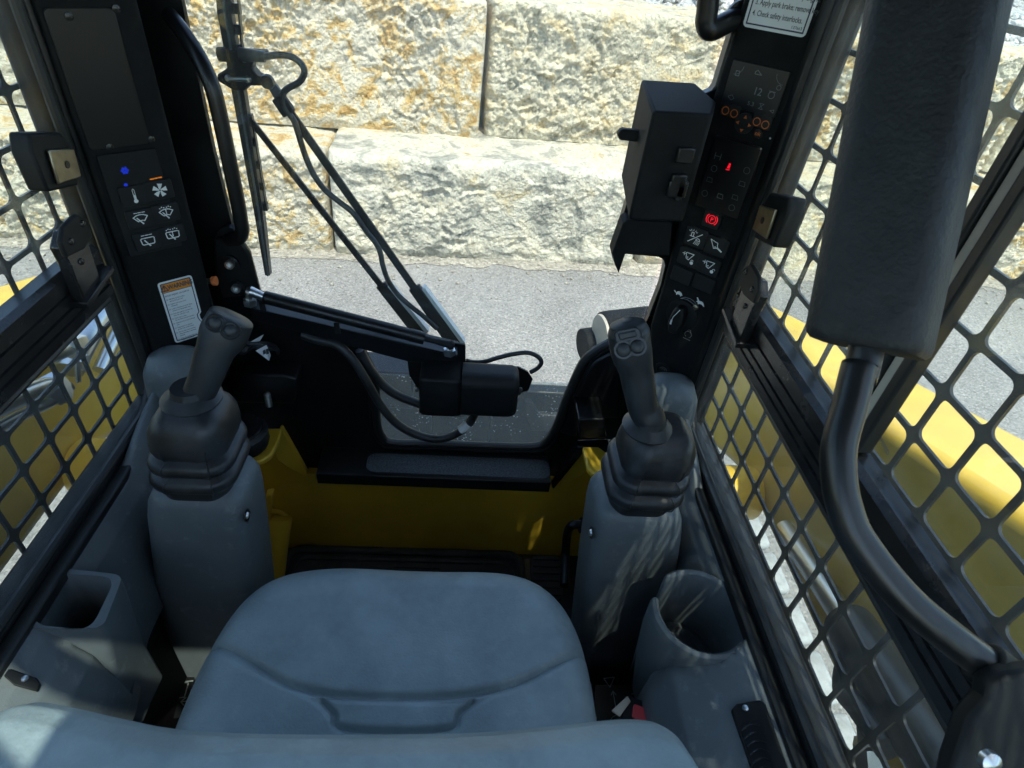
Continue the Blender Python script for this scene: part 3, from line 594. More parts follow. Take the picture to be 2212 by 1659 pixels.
mesh_obj('collar', MB().tube([ony(p, .74) for p in Q('r5', (770, 940), (850, 950))], .016, 14), 'black_plastic', pd, bevel=.002)

# ------------------------------------------------------------------ wiper linkage, motor, strut
br = thing('wiper_bracket', 'long black angle bracket carrying the wiper motor and gas strut', 'bracket', ony((760, 700), .83))
A = ony(Q('c6', (380, 425)), .82); B = ony(Q('c6', (2010, 800)), .82); d = (B-A).normalized()
mesh_obj('top_flange', MB().bar(A+Vector((0, .018, 0)), B+Vector((0, .018, 0)), (0, 1, 0), .042, .004), 'black_satin', br, bevel=.001)
mesh_obj('web', MB().prism([ony(q, .842) for q in Q('c6', (385, 395), (2075, 720), (2075, 900), (1610, 850), (1255, 755), (1060, 700), (380, 520))], (0, .005, 0)), 'black_satin', br, bevel=.001)
mesh_obj('motor_plate', MB().prism([ony(q, .848) for q in Q('c6', (1990, 712), (2070, 712), (2078, 740), (2078, 880))+Q('c7', (265, 475), (690, 497), (760, 532), (800, 590), (765, 680), (690, 700), (500, 830), (100, 860), (0, 800))], (0, .004, 0)), 'black_satin', br, bevel=.001)
mesh_obj('support_leg', MB().prism([ony(q, .846) for q in Q('c6', (1615, 840), (1730, 860), (1760, 1080), (1690, 1060), (1630, 960))], (0, .01, 0)), 'black_satin', br, bevel=.001)
for q in ((1060, 600), (470, 430)):
    c0 = ony(Q('c6', q), .817); mesh_obj('clip', MB().bar(c0+Vector((0, 0, .014)), c0+Vector((.001, 0, -.006)), (1, 0, 0), .009, .003), 'black_plastic', br, bevel=.0005)
gs = thing('gas_strut', 'black gas strut lying along the wiper bracket', 'strut', ony((760, 680), .80))
s0, s1, s2, s3, s4 = (ony(q, .815) for q in Q('c6', (375, 300), (480, 340), (1750, 668), (1760, 675), (1960, 720)))
sd = (s2-s1).normalized()
mesh_obj('cylinder', MB().tube([s1, s1+sd*.002, s2-sd*.024, s2-sd*.0235, s2], [.0088, .0105, .0105, .0112, .0108], 18), 'black_satin', gs)
mesh_obj('rod', MB().tube([s2, s4], .0048, 12), 'black_plastic', gs)
mesh_obj('end_socket', MB().tube([s4-sd*.022, s4-sd*.004, s4, s4+sd*.006], [.0055, .0065, .009, .006], 14), 'black_plastic', gs)
mesh_obj('end_socket', MB().tube([s0-sd*.006, s0, s0+sd*.006, s1], [.006, .009, .0075, .0065], 14), 'zinc', gs)
c0 = ony(Q('c6', (1950, 770)), .815)
mesh_obj('ball_stud', MB().lathe([(.001, -.006), (.0105, -.006), (.0105, .004), (.006, .005), (.006, .014), (.001, .016)], c0, (0, 0, 1), 6), 'zinc', gs, smooth=20)
c0 = ony(Q('c6', (370, 375)), .82)
mesh_obj('ball_stud', MB().lathe([(.001, -.006), (.0105, -.006), (.0105, .004), (.006, .005), (.006, .014), (.001, .016)], c0, (0, 0, 1), 6), 'zinc', gs, smooth=20)

wm = thing('wiper_motor', 'black plastic wiper motor cover at the lower middle of the windscreen', 'motor', ony((980, 850), .80))
p0, p1 = ony(Q('c6', (1708, 985)), .795), ony(Q('c6', (2045, 1300)), .795)
gx, gz, hw, hz = (p0.x+p1.x)/2, (p0.z+p1.z)/2, (p1.x-p0.x)/2, (p0.z-p1.z)/2
mesh_obj('gearbox_cover', MB().loft([ring((gx, y, gz+o_), (1, 0, 0), (0, 0, 1), hw-s_, hz-s_, .008) for y, o_, s_ in ((.846, .006, 0), (.80, .0, 0), (.796, 0, .002), (.794, 0, .006))]), 'black_plastic', wm, smooth=40)
q0, q1 = ony(Q('c7', (235, 675)), .81), ony(Q('c7', (680, 675)), .81)
hzm = abs(ony(Q('c7', (450, 515)), .81).z-ony(Q('c7', (450, 838)), .81).z)/2
rings = []
for x, s_ in ((q0.x, 1), (q1.x-.012, 1), (q1.x-.003, .92), (q1.x, .80)): rings.append(ring((x, .815, q0.z-.001), (0, 1, 0), (0, 0, 1), .031*s_, hzm*s_, .022*s_, 8))
mesh_obj('motor_can', MB().loft(rings), 'black_plastic', wm, smooth=40)
for q in ((690, 690), (700, 665)): mesh_obj('screw', MB().lathe([(.001, 0), (.004, 0), (.004, .004), (.001, .004)], ony(Q('c7', q), .83), (0, -1, 0), 10), 'zinc', wm)
mesh_obj('cover_screw', MB().lathe([(.001, 0), (.004, 0), (.003, .003), (.001, .003)], ony(Q('c6', (1695, 1078)), .82), (0, -1, 0), 10), 'zinc', wm)

YW = .925
wp_ = thing('windscreen_wiper', 'black pantograph windscreen wiper with a long upright blade', 'wiper', ony((960, 735), YW))
def flatbar(pts, y, wd, th=.004):
    return MB().bar(ony(pts[0], y), ony(pts[1], y), (1, 0, .4), wd, th)
a0, a1, a2 = ony(Q('c2', (515, 645)), YW), ony(Q('c2', (640, 830)), YW), ony(Q('c6', (2000, 740)), YW)
def armbar(a, b, w0, w1, th=.005):
    a, b = Vector(a), Vector(b); d = (b-a).normalized(); q = Vector((0, 1, 0)).cross(d).normalized()
    return MB().prism([a-q*w0/2, b-q*w1/2, b+q*w1/2, a+q*w0/2], (0, th, 0))
mid = a1.lerp(a2, .72)
mesh_obj('arm', armbar(a1, mid, .012, .013), 'black_satin', wp_, bevel=.001)
mesh_obj('arm', armbar(mid-(a2-a1)*.02, a2, .022, .026, .01), 'black_satin', wp_, bevel=.002)
mesh_obj('arm_tip', armbar(a0, a1+(a1-a0)*.3, .012, .018, .008), 'black_satin', wp_, bevel=.0015)
k0, k1 = ony(Q('c2', (350, 930)), YW+.006), ony(Q('c6', (1720, 650)), YW+.006); km = k0.lerp(k1, .74)
mesh_obj('link_arm', armbar(k0, km, .009, .011), 'black_satin', wp_, bevel=.001)
mesh_obj('link_arm', armbar(km-(k1-k0)*.02, k1+(k1-k0)*.08, .020, .024, .01), 'black_satin', wp_, bevel=.002)
for a, b, o_ in ((mid, a2, .016), (km, k1, .0145)):
    q = Vector((0, 1, 0)).cross((b-a).normalized()).normalized(); q = q if q.x > 0 else -q
    mesh_obj('sunlit_edge', armbar(a+q*(o_-.002), b+q*(o_+.001), .006, .0075, .016), 'tag_white', wp_)  # pale strips put the sunlit side of the arms into the colour
c0 = ony(Q('c2', (635, 830)), YW-.006); d = (a1-a0).normalized()
mesh_obj('clip', MB().bar(c0-d*.012, c0+d*.014, (1, 0, .5), .020, .010), 'black_plastic', wp_, bevel=.002)
bl = [ony(q, YW) for q in Q('c2', (140, -300), (165, 100), (280, 760), (430, 1640))+[Q('c6', (508, 170))]]
mesh_obj('blade', MB().loft([[p+Vector((-w_, 0, 0)), p+Vector((w_, 0, 0)), p+Vector((w_, .014, 0)), p+Vector((-w_, .014, 0))] for p, w_ in zip(bl, (.009, .009, .0085, .007, .004))]), 'rubber_seal', wp_)
mesh_obj('blade_rib', MB().loft([[p+Vector((.0, -.003, 0)), p+Vector((.0025, -.003, 0)), p+Vector((.0025, 0, 0)), p+Vector((0, 0, 0))] for p in bl]), 'grey_plastic', wp_)
# slotted spring carrier next to the blade
sp = [ony(q, YW) for q in Q('c2', (225, -300), (255, 100), (330, 500))]
for s_ in ((225, -280, 285, 395), (360, 940, 480, 1640)):
    a, b = ony(Q('c2', (s_[0], s_[1])), YW+.004), ony(Q('c2', (s_[2], s_[3])), YW+.004)
    mesh_obj('carrier_rail', armbar(a+Vector((.004, 0, 0)), b+Vector((.003, 0, 0)), .0022, .0022, .008), 'black_satin', wp_)
    n_ = 4
    for i in range(n_+1):
        p = a.lerp(b, i/n_); mesh_obj('carrier_web', MB().obox(p+Vector((-.002, .004, 0)), (.007, 0, 0), (0, .004, 0), (0, 0, .006)), 'black_satin', wp_)
hd = [ony(q, YW-.004) for q in Q('c2', (195, 395), (290, 400), (480, 410), (495, 470), (430, 480), (395, 500), (380, 540), (430, 600), (500, 625), (500, 680), (360, 680), (330, 720), (240, 720), (110, 640), (110, 590), (190, 540))]
mesh_obj('blade_adapter', MB().prism(hd, (0, .022, 0)), 'black_plastic', wp_, bevel=.002)
mesh_obj('nozzle', MB().tube([ony(q, YW-.004) for q in Q('c2', (120, 430), (200, 432))], .009, 12), 'black_plastic', wp_, bevel=.001)
mesh_obj('nozzle', MB().tube([ony(q, YW-.006) for q in Q('c2', (290, 430), (440, 445), (490, 450))], [.009, .0075, .007], 12), 'rubber', wp_)
for q in ((322, 468), (198, 620), (355, 630)): mesh_obj('rivet', MB().lathe([(.001, 0), (.005, 0), (.003, .003), (.001, .003)], ony(Q('c2', q), YW-.004), (0, -1, 0), 10), 'zinc', wp_)
mesh_obj('axle', MB().tube([ony(q, YW-.006) for q in Q('c2', (205, 625), (350, 628))], .003, 8), 'zinc', wp_)
mesh_obj('pivot', MB().lathe([(.001, 0), (.010, 0), (.009, .006), (.001, .006)], ony(Q('c2', (512, 645)), YW-.002), (0, -1, 0), 14), 'black_satin', wp_)
wh = thing('washer_hose', 'thin black washer hose looping from the blade down the wiper arm', 'hose', ony(Q('c2', (800, 560)), YW))
path = cr([ony(q, YW-.008) for q in Q('c2', (480, 450), (600, 435), (700, 450), (780, 510), (800, 580), (760, 650), (680, 695), (635, 740), (640, 830), (680, 900), (720, 960), (745, 1030), (775, 1130), (815, 1250), (880, 1390), (970, 1510), (1080, 1600), (1190, 1690), (1290, 1830))])
mesh_obj('upper_hose', MB().tube(path, .0045, 10), 'rubber', wh)
path = cr([ony(q, YW-.008) for q in Q('c6', (1290, -180), (1370, -80), (1405, 0), (1420, 80), (1460, 200), (1540, 320), (1640, 410), (1740, 490), (1850, 590))])
mesh_obj('lower_hose', MB().tube(path, .0045, 10), 'rubber', wh)

def cable(name, pts, r, label, y=None):
    return tag(mesh_obj(name, MB().tube(cr(pts, 8), r, 12), 'rubber', smooth=60), label, 'cable')
cable('motor_cable', [ony(q, y) for q, y in zip(Q('c6', (790, 640), (920, 685), (1060, 720), (1180, 830), (1290, 1000), (1400, 1190), (1530, 1340), (1690, 1430), (1850, 1465), (1980, 1435), (2100, 1350), (2160, 1240)), (.855, .845, .84, .835, .83, .825, .82, .82, .82, .82, .82, .82))], .0078, 'thick black cable hanging in a loop below the wiper motor')
tag(mesh_obj('cable_tag', MB().tube([ony(q, .82) for q in Q('c6', (2040, 1392), (2075, 1368), (2105, 1340))], .0088, 14), 'tag_white'), 'white tag wrapped round the looped cable below the wiper motor', 'tag')
cable('motor_cable', [ony(q, .853) for q in Q('c6', (1240, 760), (1290, 860), (1350, 950), (1430, 1040), (1540, 1120), (1720, 1190))], .0085, 'black cable curving from the door edge into the motor cover')
cable('washer_line', [ony(q, y) for q, y in zip(Q('c7', (270, 440), (330, 455), (420, 450), (540, 415), (650, 390), (760, 380), (840, 410), (868, 455), (840, 500), (780, 535)), (.87,)*10)], .0042, 'thin black line arching above the wiper motor')
wb = thing('wire_bundle', 'tangled black wires with white paper tags behind the left joystick', 'wires', ony(Q('c5', (1950, 1400)), .80))
for i in range(6):
    pts = [ony(Q('c5', (1930+random.randint(-40, 40), 1330+random.randint(-40, 60))), .80+.02*random.random()) for _ in range(5)]+[ony(Q('c5', (2050+10*i, 1310+8*i)), .80), ony(Q('c5', (2170+5*i, 1330+6*i)), .83), ony(Q('c5', (2200, 1390)), .86)]
    mesh_obj('wire', MB().tube(cr(pts, 5), .0032, 8), 'rubber', wb)
def paper(qs, y):
    p = [ony(q, yy) for q, yy in zip(qs, y)]; n = (p[1]-p[0]).cross(p[2]-p[0]).normalized(); n = n if n.y < 0 else -n
    return MB().prism(p, n*-.0004)
mesh_obj('paper_tag', paper(Q('c5', (2025, 1370), (2110, 1325), (2145, 1405), (2130, 1450)), (.79, .80, .80, .79)), 'tag_white', wb, smooth=0)
mesh_obj('paper_tag', paper(Q('c5', (1985, 1300), (2090, 1240), (2060, 1290), (1990, 1360)), (.80, .81, .81, .80)), 'tag_white', wb, smooth=0)
ink = MB(); 
for q in ((2080, 1370, 2100, 1400), (2105, 1360, 2125, 1400)): ink.prism([ony(Q('c5', p), .7885) for p in ((q[0], q[1]), (q[2], q[1]-12), (q[2]+6, q[3]-8), (q[0]+4, q[3]))], (0, .0002, 0))
mesh_obj('tag_print', ink, 'decal_ink', wb, smooth=0)

# ------------------------------------------------------------------ latch box on the right
lb = thing('door_latch_box', 'black door latch box with side lever left of the right display panel', 'latch box', ony((1450, 350), .75))
pl = [ony(q, .845) for q in [(1600, -20), (1586, 54), (1546, 185), (1538, 196), (1524, 202)]+[(1415, 196), (1372, 380), (1322, 548), (1343, 549), (1423, 556), (1434, 562), (1437, 575), (1428, 616), (1402, 683), (1450, 690), (1640, 0)]]
mesh_obj('back_plate', MB().prism(pl, (0, .02, 0)), 'black_satin', lb, bevel=.002)
bx0, bx1 = .243, .312
mesh_obj('housing', MB().prism([(bx0+.016, .845, 1.601), (bx1+.02, .845, 1.603), (bx1+.018, .75, 1.603), (bx1, .70, 1.598), (bx0, .70, 1.596)], (0, 0, -.128)), 'matte_black', lb, bevel=.004, seg=3)
mesh_obj('side_flange', MB().prism([ony(q, .80) for q in Q('c8', (345, 335), (310, 360), (225, 600), (245, 690), (275, 760), (330, 600), (680, 620), (700, 360))], (0, .03, 0)), 'matte_black', lb, bevel=.002)
mesh_obj('lever', MB().loft([ring(ony(Q('c3', (400, 1080)), .77)+Vector((0, h, 0)), (1, 0, -.02), (0, 0, 1), .021, .0068, .0066, 6) for h in (0, .012)]), 'black_plastic', lb, bevel=.002)
for q, hx, hz in (((800, 1228), .010, .009), ((745, 1430), .009, .008), ((735, 1495), .012, .010), ((760, 1500), .005, .014)):
    mesh_obj('spring_latch', MB().obox(ony(Q('c3', q), .697), (hx, 0, 0), (0, .004, 0), (0, 0, hz)), 'black_satin' if q[0] != 760 else 'black_plastic', lb, bevel=.002)

# ------------------------------------------------------------------ left control panel
cpl = thing('control_panel', 'tall black control panel with climate and wiper switches on the left pillar', 'panel', lp((400, 700)), 'pillar control panels')
xr = lp((409, 442)); xl = PL0-PLr*.012
def face(p0, p1, z0, z1, n, th): return MB().prism([Vector((p0.x, p0.y, z0)), Vector((p1.x, p1.y, z0)), Vector((p1.x, p1.y, z0))-n*th, Vector((p0.x, p0.y, z0))-n*th], (0, 0, z1-z0))
zb = 1.10
mesh_obj('housing', face(xl, xr, zb, 2.10, PLn, .05), 'matte_black', cpl, bevel=.006, seg=3)
tl, tr, bl_, br_ = (lp(q) for q in Q('c1', (500, 90), (970, 20), (760, 1200), (1250, 1110)))
PLA = Plate(PL0, PLr, ZU)
def loc2(PLt, p): return ((p-PLt.o).dot(PLt.r), (p-PLt.o).dot(PLt.u))
def rect_on(PLt, x0, x1, z0, z1, h0, h1, r=.002): 
    c = PLt.p((x0+x1)/2, (z0+z1)/2); return MB().loft([ring(c+PLt.n*h, PLt.r, PLt.u, (x1-x0)/2, (z1-z0)/2, r, 4) for h in (h0, h1)])
a, b = loc2(PLA, lp(Q('c1', (620, 640)))), loc2(PLA, lp(Q('c1', (1010, 640)))); top = loc2(PLA, lp(Q('c1', (740, 60))))[1]; bot = loc2(PLA, lp(Q('c1', (1010, 1155))))[1]
mesh_obj('cover_plate', rect_on(PLA, -.006, b[0]+.006, bot, top, .0002, .002, .006), 'screen_black', cpl, bevel=.0006)
for q in ((545, 130), (920, 68), (868, 1165), (1200, 1102)):
    c0 = lp(Q('c1', q), .002)
    s_ = mesh_obj('screw', MB().lathe([(.001, 0), (.0045, 0), (.0042, .0014), (.001, .0022)], c0, PLn, 14), 'alu_dark', cpl)
# switch pad
def key(PLt, q, fn, tilt=0): return loc2(PLt, fn(q))
pad = [loc2(PLA, lp(Q('c5', q))) for q in ((870, 40-85), (1330, -70), (1520, 640), (1100, 800))]
px0, px1 = .002, b[0]+.010; pz1 = bot-.006; pz0 = loc2(PLA, lp(Q('c5', (1300, 560))))[1]
mesh_obj('switch_pad', rect_on(PLA, px0-.004, px1, pz0, pz1, .0002, .003, .003), 'black_plastic', cpl, bevel=.0008)
def icon_fan(P, mb, c, s):
    for k in range(5):
        a = R_(72*k+20); pts = []
        for r, da in ((.12, -.3), (.5, -.62), (1, -.55), (1.02, .15), (.65, .15), (.35, .3), (.12, .25)): pts.append((c[0]+s*r*math.cos(a+da), c[1]+s*r*math.sin(a+da)))
        P.poly(mb, pts)
    P.circ(mb, c, .17*s, .1*s)
def icon_thermo(P, mb, c, s):
    P.disc(mb, (c[0], c[1]-.8*s), .3*s); P.stroke(mb, [(c[0]-.13*s, c[1]-.6*s), (c[0]-.13*s, c[1]+.9*s), (c[0], c[1]+1.05*s), (c[0]+.13*s, c[1]+.9*s), (c[0]+.13*s, c[1]-.6*s)], .08*s); P.stroke(mb, [(c[0], c[1]-.7*s), (c[0], c[1]+.1*s)], .16*s)
def icon_wiper(P, mb, c, s, kind, wash):
    w_ = .15*s; f = lambda pts: [(c[0]+x*s, c[1]+y*s) for x, y in pts]
    if kind == 0:
        P.stroke(mb, f([(-1, .35), (-.5, .62), (0, .7), (.5, .62), (1, .35), (.45, -.35), (.2, -.25), (-.2, -.25), (-.45, -.35)]), w_, closed=True); P.stroke(mb, f([(.15, -.75), (-.5, .2)]), w_*1.2)
    else:
        P.stroke(mb, f([(-.85, .55), (.85, .55), (.98, .4), (.9, -.35), (.75, -.5), (-.75, -.5), (-.9, -.35), (-.98, .4)]), w_, closed=True); P.stroke(mb, f([(.15, -.8), (-.45, .2)]), w_*1.2)
    P.disc(mb, f([(.15, -.75)])[0], .13*s)
    if wash:
        P.stroke(mb, f([(0, -.2), (0, .15)]), w_); P.stroke(mb, f([(0, .3), (0, .6)]), w_)
        for sg in (-1, 1):
            for x, y in ((.2, .95), (.5, 1.05), (.78, .9)): P.disc(mb, f([(sg*x, y)])[0], .1*s, n=8)
    else:
        for x in (-.55, 0, .55): P.stroke(mb, f([(x-.2, 1.0), (x+.2, 1.0)]), .12*s)
keysL = [('c1', (1065, 1550), 'thermo'), ('c1', (1265, 1505), 'fan'), ('c5', (1115, 325), 'w00'), ('c5', (1318, 280), 'w01'), ('c5', (1172, 500), 'w10'), ('c5', (1368, 450), 'w11')]
for i, (k, q, ic) in enumerate(keysL):
    c = loc2(PLA, lp(Q(k, q), .006)); kk = mesh_obj('switch_key', rect_on(PLA, c[0]-.0165, c[0]+.0165, c[1]-.0125, c[1]+.0125, .003, .006, .003), 'key_plastic', cpl, bevel=.0008)
    mb = MB(); P2 = Plate(PLA.o+PLA.n*.0062, PLA.r, PLA.u); s = .0085
    {'thermo': lambda: icon_thermo(P2, mb, c, s), 'fan': lambda: icon_fan(P2, mb, c, s*1.05), 'w00': lambda: icon_wiper(P2, mb, c, s, 0, 0), 'w01': lambda: icon_wiper(P2, mb, c, s, 0, 1), 'w10': lambda: icon_wiper(P2, mb, c, s, 1, 0), 'w11': lambda: icon_wiper(P2, mb, c, s, 1, 1)}[ic]()
    mesh_obj('symbol', mb, 'print_white', kk, smooth=0)
P3 = Plate(PLA.o+PLA.n*.0033, PLA.r, PLA.u)
mb = MB(); c = loc2(PLA, lp(Q('c1', (987, 1350)), .0033))
for k in range(6):
    a = R_(60*k); P3.stroke(mb, [(c[0]+.0012*math.cos(a), c[1]+.0012*math.sin(a)), (c[0]+.0042*math.cos(a), c[1]+.0042*math.sin(a))], .0016)
P3.circ(mb, c, .0032, .0012); mesh_obj('frost_light', mb, 'lit_blue', cpl, smooth=0)
mb = MB(); c = loc2(PLA, lp(Q('c1', (995, 1463)), .0033)); P3.disc(mb, c, .0022); mesh_obj('indicator_light', mb, 'lit_blue', cpl, smooth=0)
for q in ((1200, 1418), (1232, 1411), (1266, 1404)):
    mb = MB(); c = loc2(PLA, lp(Q('c1', q), .0033)); P3.stroke(mb, [(c[0]-.0018, c[1]), (c[0]+.0018, c[1])], .0016); mesh_obj('indicator_light', mb, 'lit_orange', cpl, smooth=0)

# warning sticker
def sticker_outline(x0, x1, z0, z1, r, notch=None):
    c = [((a+(x0+x1)/2), (b+(z0+z1)/2)) for a, b in rr((x1-x0)/2, (z1-z0)/2, r, 4)]
    return c
PW = Plate(PLA.o+PLA.n*.0006, PLA.r, PLA.u)
wt, wr_, wb_ = (loc2(PLA, lp(q)) for q in ((338, 611), (413, 594), (379, 741)))
x0, x1 = (wt[0]+wb_[0])/2, wr_[0]; z1, z0 = (wt[1]+wr_[1])/2, wb_[1]; W_, H_ = x1-x0, z1-z0
ws = thing('warning_sticker', 'white warning sticker with orange header on the left panel', 'sticker', PW.p((x0+x1)/2, z0))
def notched(x0, x1, z0, z1, ins, r):
    X0, X1, Z0, Z1 = x0+ins, x1-ins, z0+ins, z1-ins; P = []
    for cx, cz, a0 in ((X1-r, Z1-r, 90), ): P += [(cx+r*math.cos(R_(a)), cz+r*math.sin(R_(a))) for a in (90, 60, 30, 0)]
    zn = Z0+(Z1-Z0)*.34; nd = W_*.07
    P += [(X1, zn+H_*.045), (X1-nd*.4, zn+H_*.03), (X1-nd, zn+H_*.01), (X1-nd, zn-H_*.05), (X1-nd*.4, zn-H_*.11), (X1, zn-H_*.13)]
    for cx, cz, a0 in ((X1-r, Z0+r, 0), (X0+r, Z0+r, -90), (X0+r, Z1-r, -180)): P += [(cx+r*math.cos(R_(a0-a)), cz+r*math.sin(R_(a0-a))) for a in (0, 30, 60, 90)]
    return P
mb = MB(); mb.prism([PW.p(a, b) for a, b in notched(x0, x1, z0, z1, 0, .004)], PW.n*.0003); mesh_obj('sheet', mb, 'decal_white', ws, smooth=0)
mb = MB(); o1, o2 = notched(x0, x1, z0, z1, .0026, .002), notched(x0, x1, z0, z1, .0040, .0015)
for i in range(len(o1)): mb.add([PW.p(*o1[i], .0005), PW.p(*o1[(i+1) % len(o1)], .0005), PW.p(*o2[(i+1) % len(o2)], .0005), PW.p(*o2[i], .0005)], [(0, 1, 2, 3)])
mesh_obj('border', mb, 'decal_navy', ws, smooth=0)
zh = z1-.004-H_*.125
mb = MB(); PW.poly(mb, [(x0+.0041, zh), (x1-.0041, zh), (x1-.0041, z1-.0041), (x0+.0041, z1-.0041)], .0005); mesh_obj('header', mb, 'decal_orange', ws, smooth=0)
mb = MB(); hh = (z1-.004-zh); text_mb(mb, 'WARNING', PW.p(x0+W_*.25, zh+hh*.27, .0008), PW.r, PW.u, hh*.76, font_scale=(.72, 1), bold=.035)
tx, tz, ts = x0+W_*.15, zh+hh*.5, hh*.38
PW.stroke(mb, [(tx-ts, tz-ts*.8), (tx, tz+ts), (tx+ts, tz-ts*.8)], ts*.3, .0008, True); PW.stroke(mb, [(tx, tz+ts*.5), (tx, tz-ts*.15)], ts*.26, .0008); PW.disc(mb, (tx, tz-ts*.5), ts*.15, .0008); PW.stroke(mb, [(x0+.004, zh-.0004), (x1-.004, zh-.0004)], .0009, .0007)
mesh_obj('heading', mb, 'decal_ink', ws, smooth=0)
mb = MB(); text_mb(mb, 'AVOID INJURY OR DEATH', PW.p(x0+W_*.095, zh-H_*.07, .0006), PW.r, PW.u, W_*.078, font_scale=(.78, 1))
lines = [('Maintain 3-point contact', 'during entry and exit'), ('Inspect work area, avoid', 'all hazards'), ('Look in direction of travel. Keep', 'children and bystanders away'), ('Start and operate machine only', "from the operator's seat"), ('Never carry riders.', 'Do not lift personnel in bucket'), ('Operate only in well-ventilated', 'area'), ('Keep away from electric', 'power lines, avoid contact'), ('Do not wear loose clothing', 'while operating or servicing', 'machine'), ('Wear any needed Personal', 'Protective Equipment')]
zz = zh-H_*.125; st = W_*.062
for ls in lines:
    PW.stroke(mb, [(x0+W_*.11, zz), (x0+W_*.155, zz), (x0+W_*.155, zz+st*.45), (x0+W_*.11, zz+st*.45)], .0003, .0006, True)
    for j, l in enumerate(ls):
        text_mb(mb, l, PW.p(x0+W_*(.19+.0*j), zz, .0006), PW.r, PW.u, st, font_scale=(.74, 1)); zz -= H_*.0335
    zz -= H_*.012
mesh_obj('body_text', mb, 'decal_ink', ws, smooth=0)

# ------------------------------------------------------------------ right control panel
cpr = thing('control_panel', 'black right pillar panel with display, switches and throttle dial', 'panel', rp((1470, 800)), 'pillar control panels')
PRA = Plate(PR0, PRr, ZU); xe = rp((1560, 140)); xe = PR0-PRr*((PR0-xe).dot(PRr))
lx0 = loc2(PRA, rp((1548, 185)))[0]
pL = [rp(q) for q in ((1604, 0), (1586, 60), (1546, 190), (1500, 340), (1455, 520), (1432, 610), (1405, 700), (1400, 740), (1385, 800))]
pL = [loc2(PRA, p) for p in pL]
poly = [(pL[0][0], .70)]+pL+[(pL[-1][0]+.01, -.32), (.012, -.32), (.012, .70)]
mesh_obj('housing', MB().prism([PRA.p(a, b) for a, b in poly], -PRA.n*.05), 'matte_black', cpr, bevel=.005, seg=3)
mesh_obj('window_trim', MB().tube([PR0+Vector((.004, -.004, -.28)), PR0+Vector((.004, -.004, .6))], .0016, 8), 'brass_zinc', cpr)
def rq(k, q, h=0): return loc2(PRA, rp(Q(k, q) if k else q, h))
d0, d1, d2 = rq('c3', (1215, 490)), rq('c3', (1600, 605)), rq('c3', (1110, 800))
dx0, dx1, dz0, dz1 = (d0[0]+d2[0])/2, d1[0], (d2[1]+rq('c3', (1500, 900))[1])/2, (d0[1]+d1[1])/2
P4 = Plate(PRA.o+PRA.n*.002, PRA.r, PRA.u)
disp = mesh_obj('display', rect_on(PRA, dx0-.004, dx1+.004, dz0-.004, dz1+.004, .0002, .002, .002), 'screen_black', cpr, bevel=.0005)
mb = MB(); dw, dh = dx1-dx0, dz1-dz0; U = lambda a, b: (dx0+dw*a, dz0+dh*b)
text_mb(mb, '12', P4.p(*U(.50, .36), .0002), P4.r, P4.u, dh*.27, font_scale=(.95, 1)); text_mb(mb, '5.3', P4.p(*U(.46, .06), .0002), P4.r, P4.u, dh*.15, font_scale=(1.1, 1))
P4.circ(mb, U(.86, .44), dh*.085, dh*.02); P4.stroke(mb, [U(.80, .53), U(.92, .53)], dh*.02); P4.circ(mb, U(.95, .66), dh*.06, dh*.015)
P4.circ(mb, U(.02, .98), dh*.24, dh*.012, a0=270, a1=360); P4.circ(mb, U(1.0, .98), dh*.24, dh*.012, a0=180, a1=270)
P4.stroke(mb, [U(.43, .86), U(.56, .86), U(.47, .96), U(.43, .92)], dh*.02, closed=True); P4.stroke(mb, [U(.06, .72), U(.06, .84), U(.13, .84), U(.13, .72)], dh*.02, closed=True)
P4.stroke(mb, [U(.70, .04), U(.78, .04), U(.70, .18), U(.78, .18)], dh*.014, closed=True); P4.stroke(mb, [U(.04, .16), U(.12, .22), U(.17, .14), U(.12, .08)], dh*.014, closed=True); P4.stroke(mb, [U(.93, .06), U(1, .1), U(1, .02)], dh*.014, closed=True)
mesh_obj('readout', mb, 'print_dim', disp, smooth=0)
for q in ((1120, 875), (1188, 898), (1368, 963), (1435, 988)):
    c = rq('c3', q, .003); kk = mesh_obj('menu_key', rect_on(PRA, c[0]-.0062, c[0]+.0062, c[1]-.006, c[1]+.010, .0002, .003, .002), 'key_plastic', cpr, bevel=.0006)
    mb = MB(); Plate(PRA.o+PRA.n*.0031, PRA.r, PRA.u).circ(mb, c, .0044, .0011); mesh_obj('ring_mark', mb, 'print_orange', kk, smooth=0)
c = rq('c3', (1263, 980), .003); kk = mesh_obj('navigation_pad', MB().lathe([(.001, .0002), (.0125, .0002), (.0122, .0028), (.001, .0032)], PRA.p(*c), PRA.n, 24), 'key_plastic', cpr)
mb = MB(); P5 = Plate(PRA.o+PRA.n*.0034, PRA.r, PRA.u)
for k in range(4):
    a = R_(90*k+0); f = lambda r, t: (c[0]+.0076*math.cos(a)+r*math.cos(a+t), c[1]+.0076*math.sin(a)+r*math.sin(a+t)); P5.poly(mb, [f(.0028, 0), f(.0028, 2.1), f(.0028, 4.2)])
mesh_obj('arrow_marks', mb, 'print_orange', kk, smooth=0)
c = rq('c3', (1375, 1060), .003); kk = mesh_obj('ok_key', MB().lathe([(.001, .0002), (.0058, .0002), (.0055, .0026), (.001, .003)], PRA.p(*c), PRA.n, 20), 'key_plastic', cpr)
mb = MB(); text_mb(mb, 'ok', P5.p(c[0], c[1]-.002, 0), P5.r, P5.u, .0072, 'CENTER'); mesh_obj('ok_mark', mb, 'print_orange', kk, smooth=0)
mesh_obj('status_led', MB().lathe([(.001, 0), (.0013, 0), (.001, .001)], PRA.p(*rq('c3', (1473, 1095))), PRA.n, 10), 'print_white', cpr)
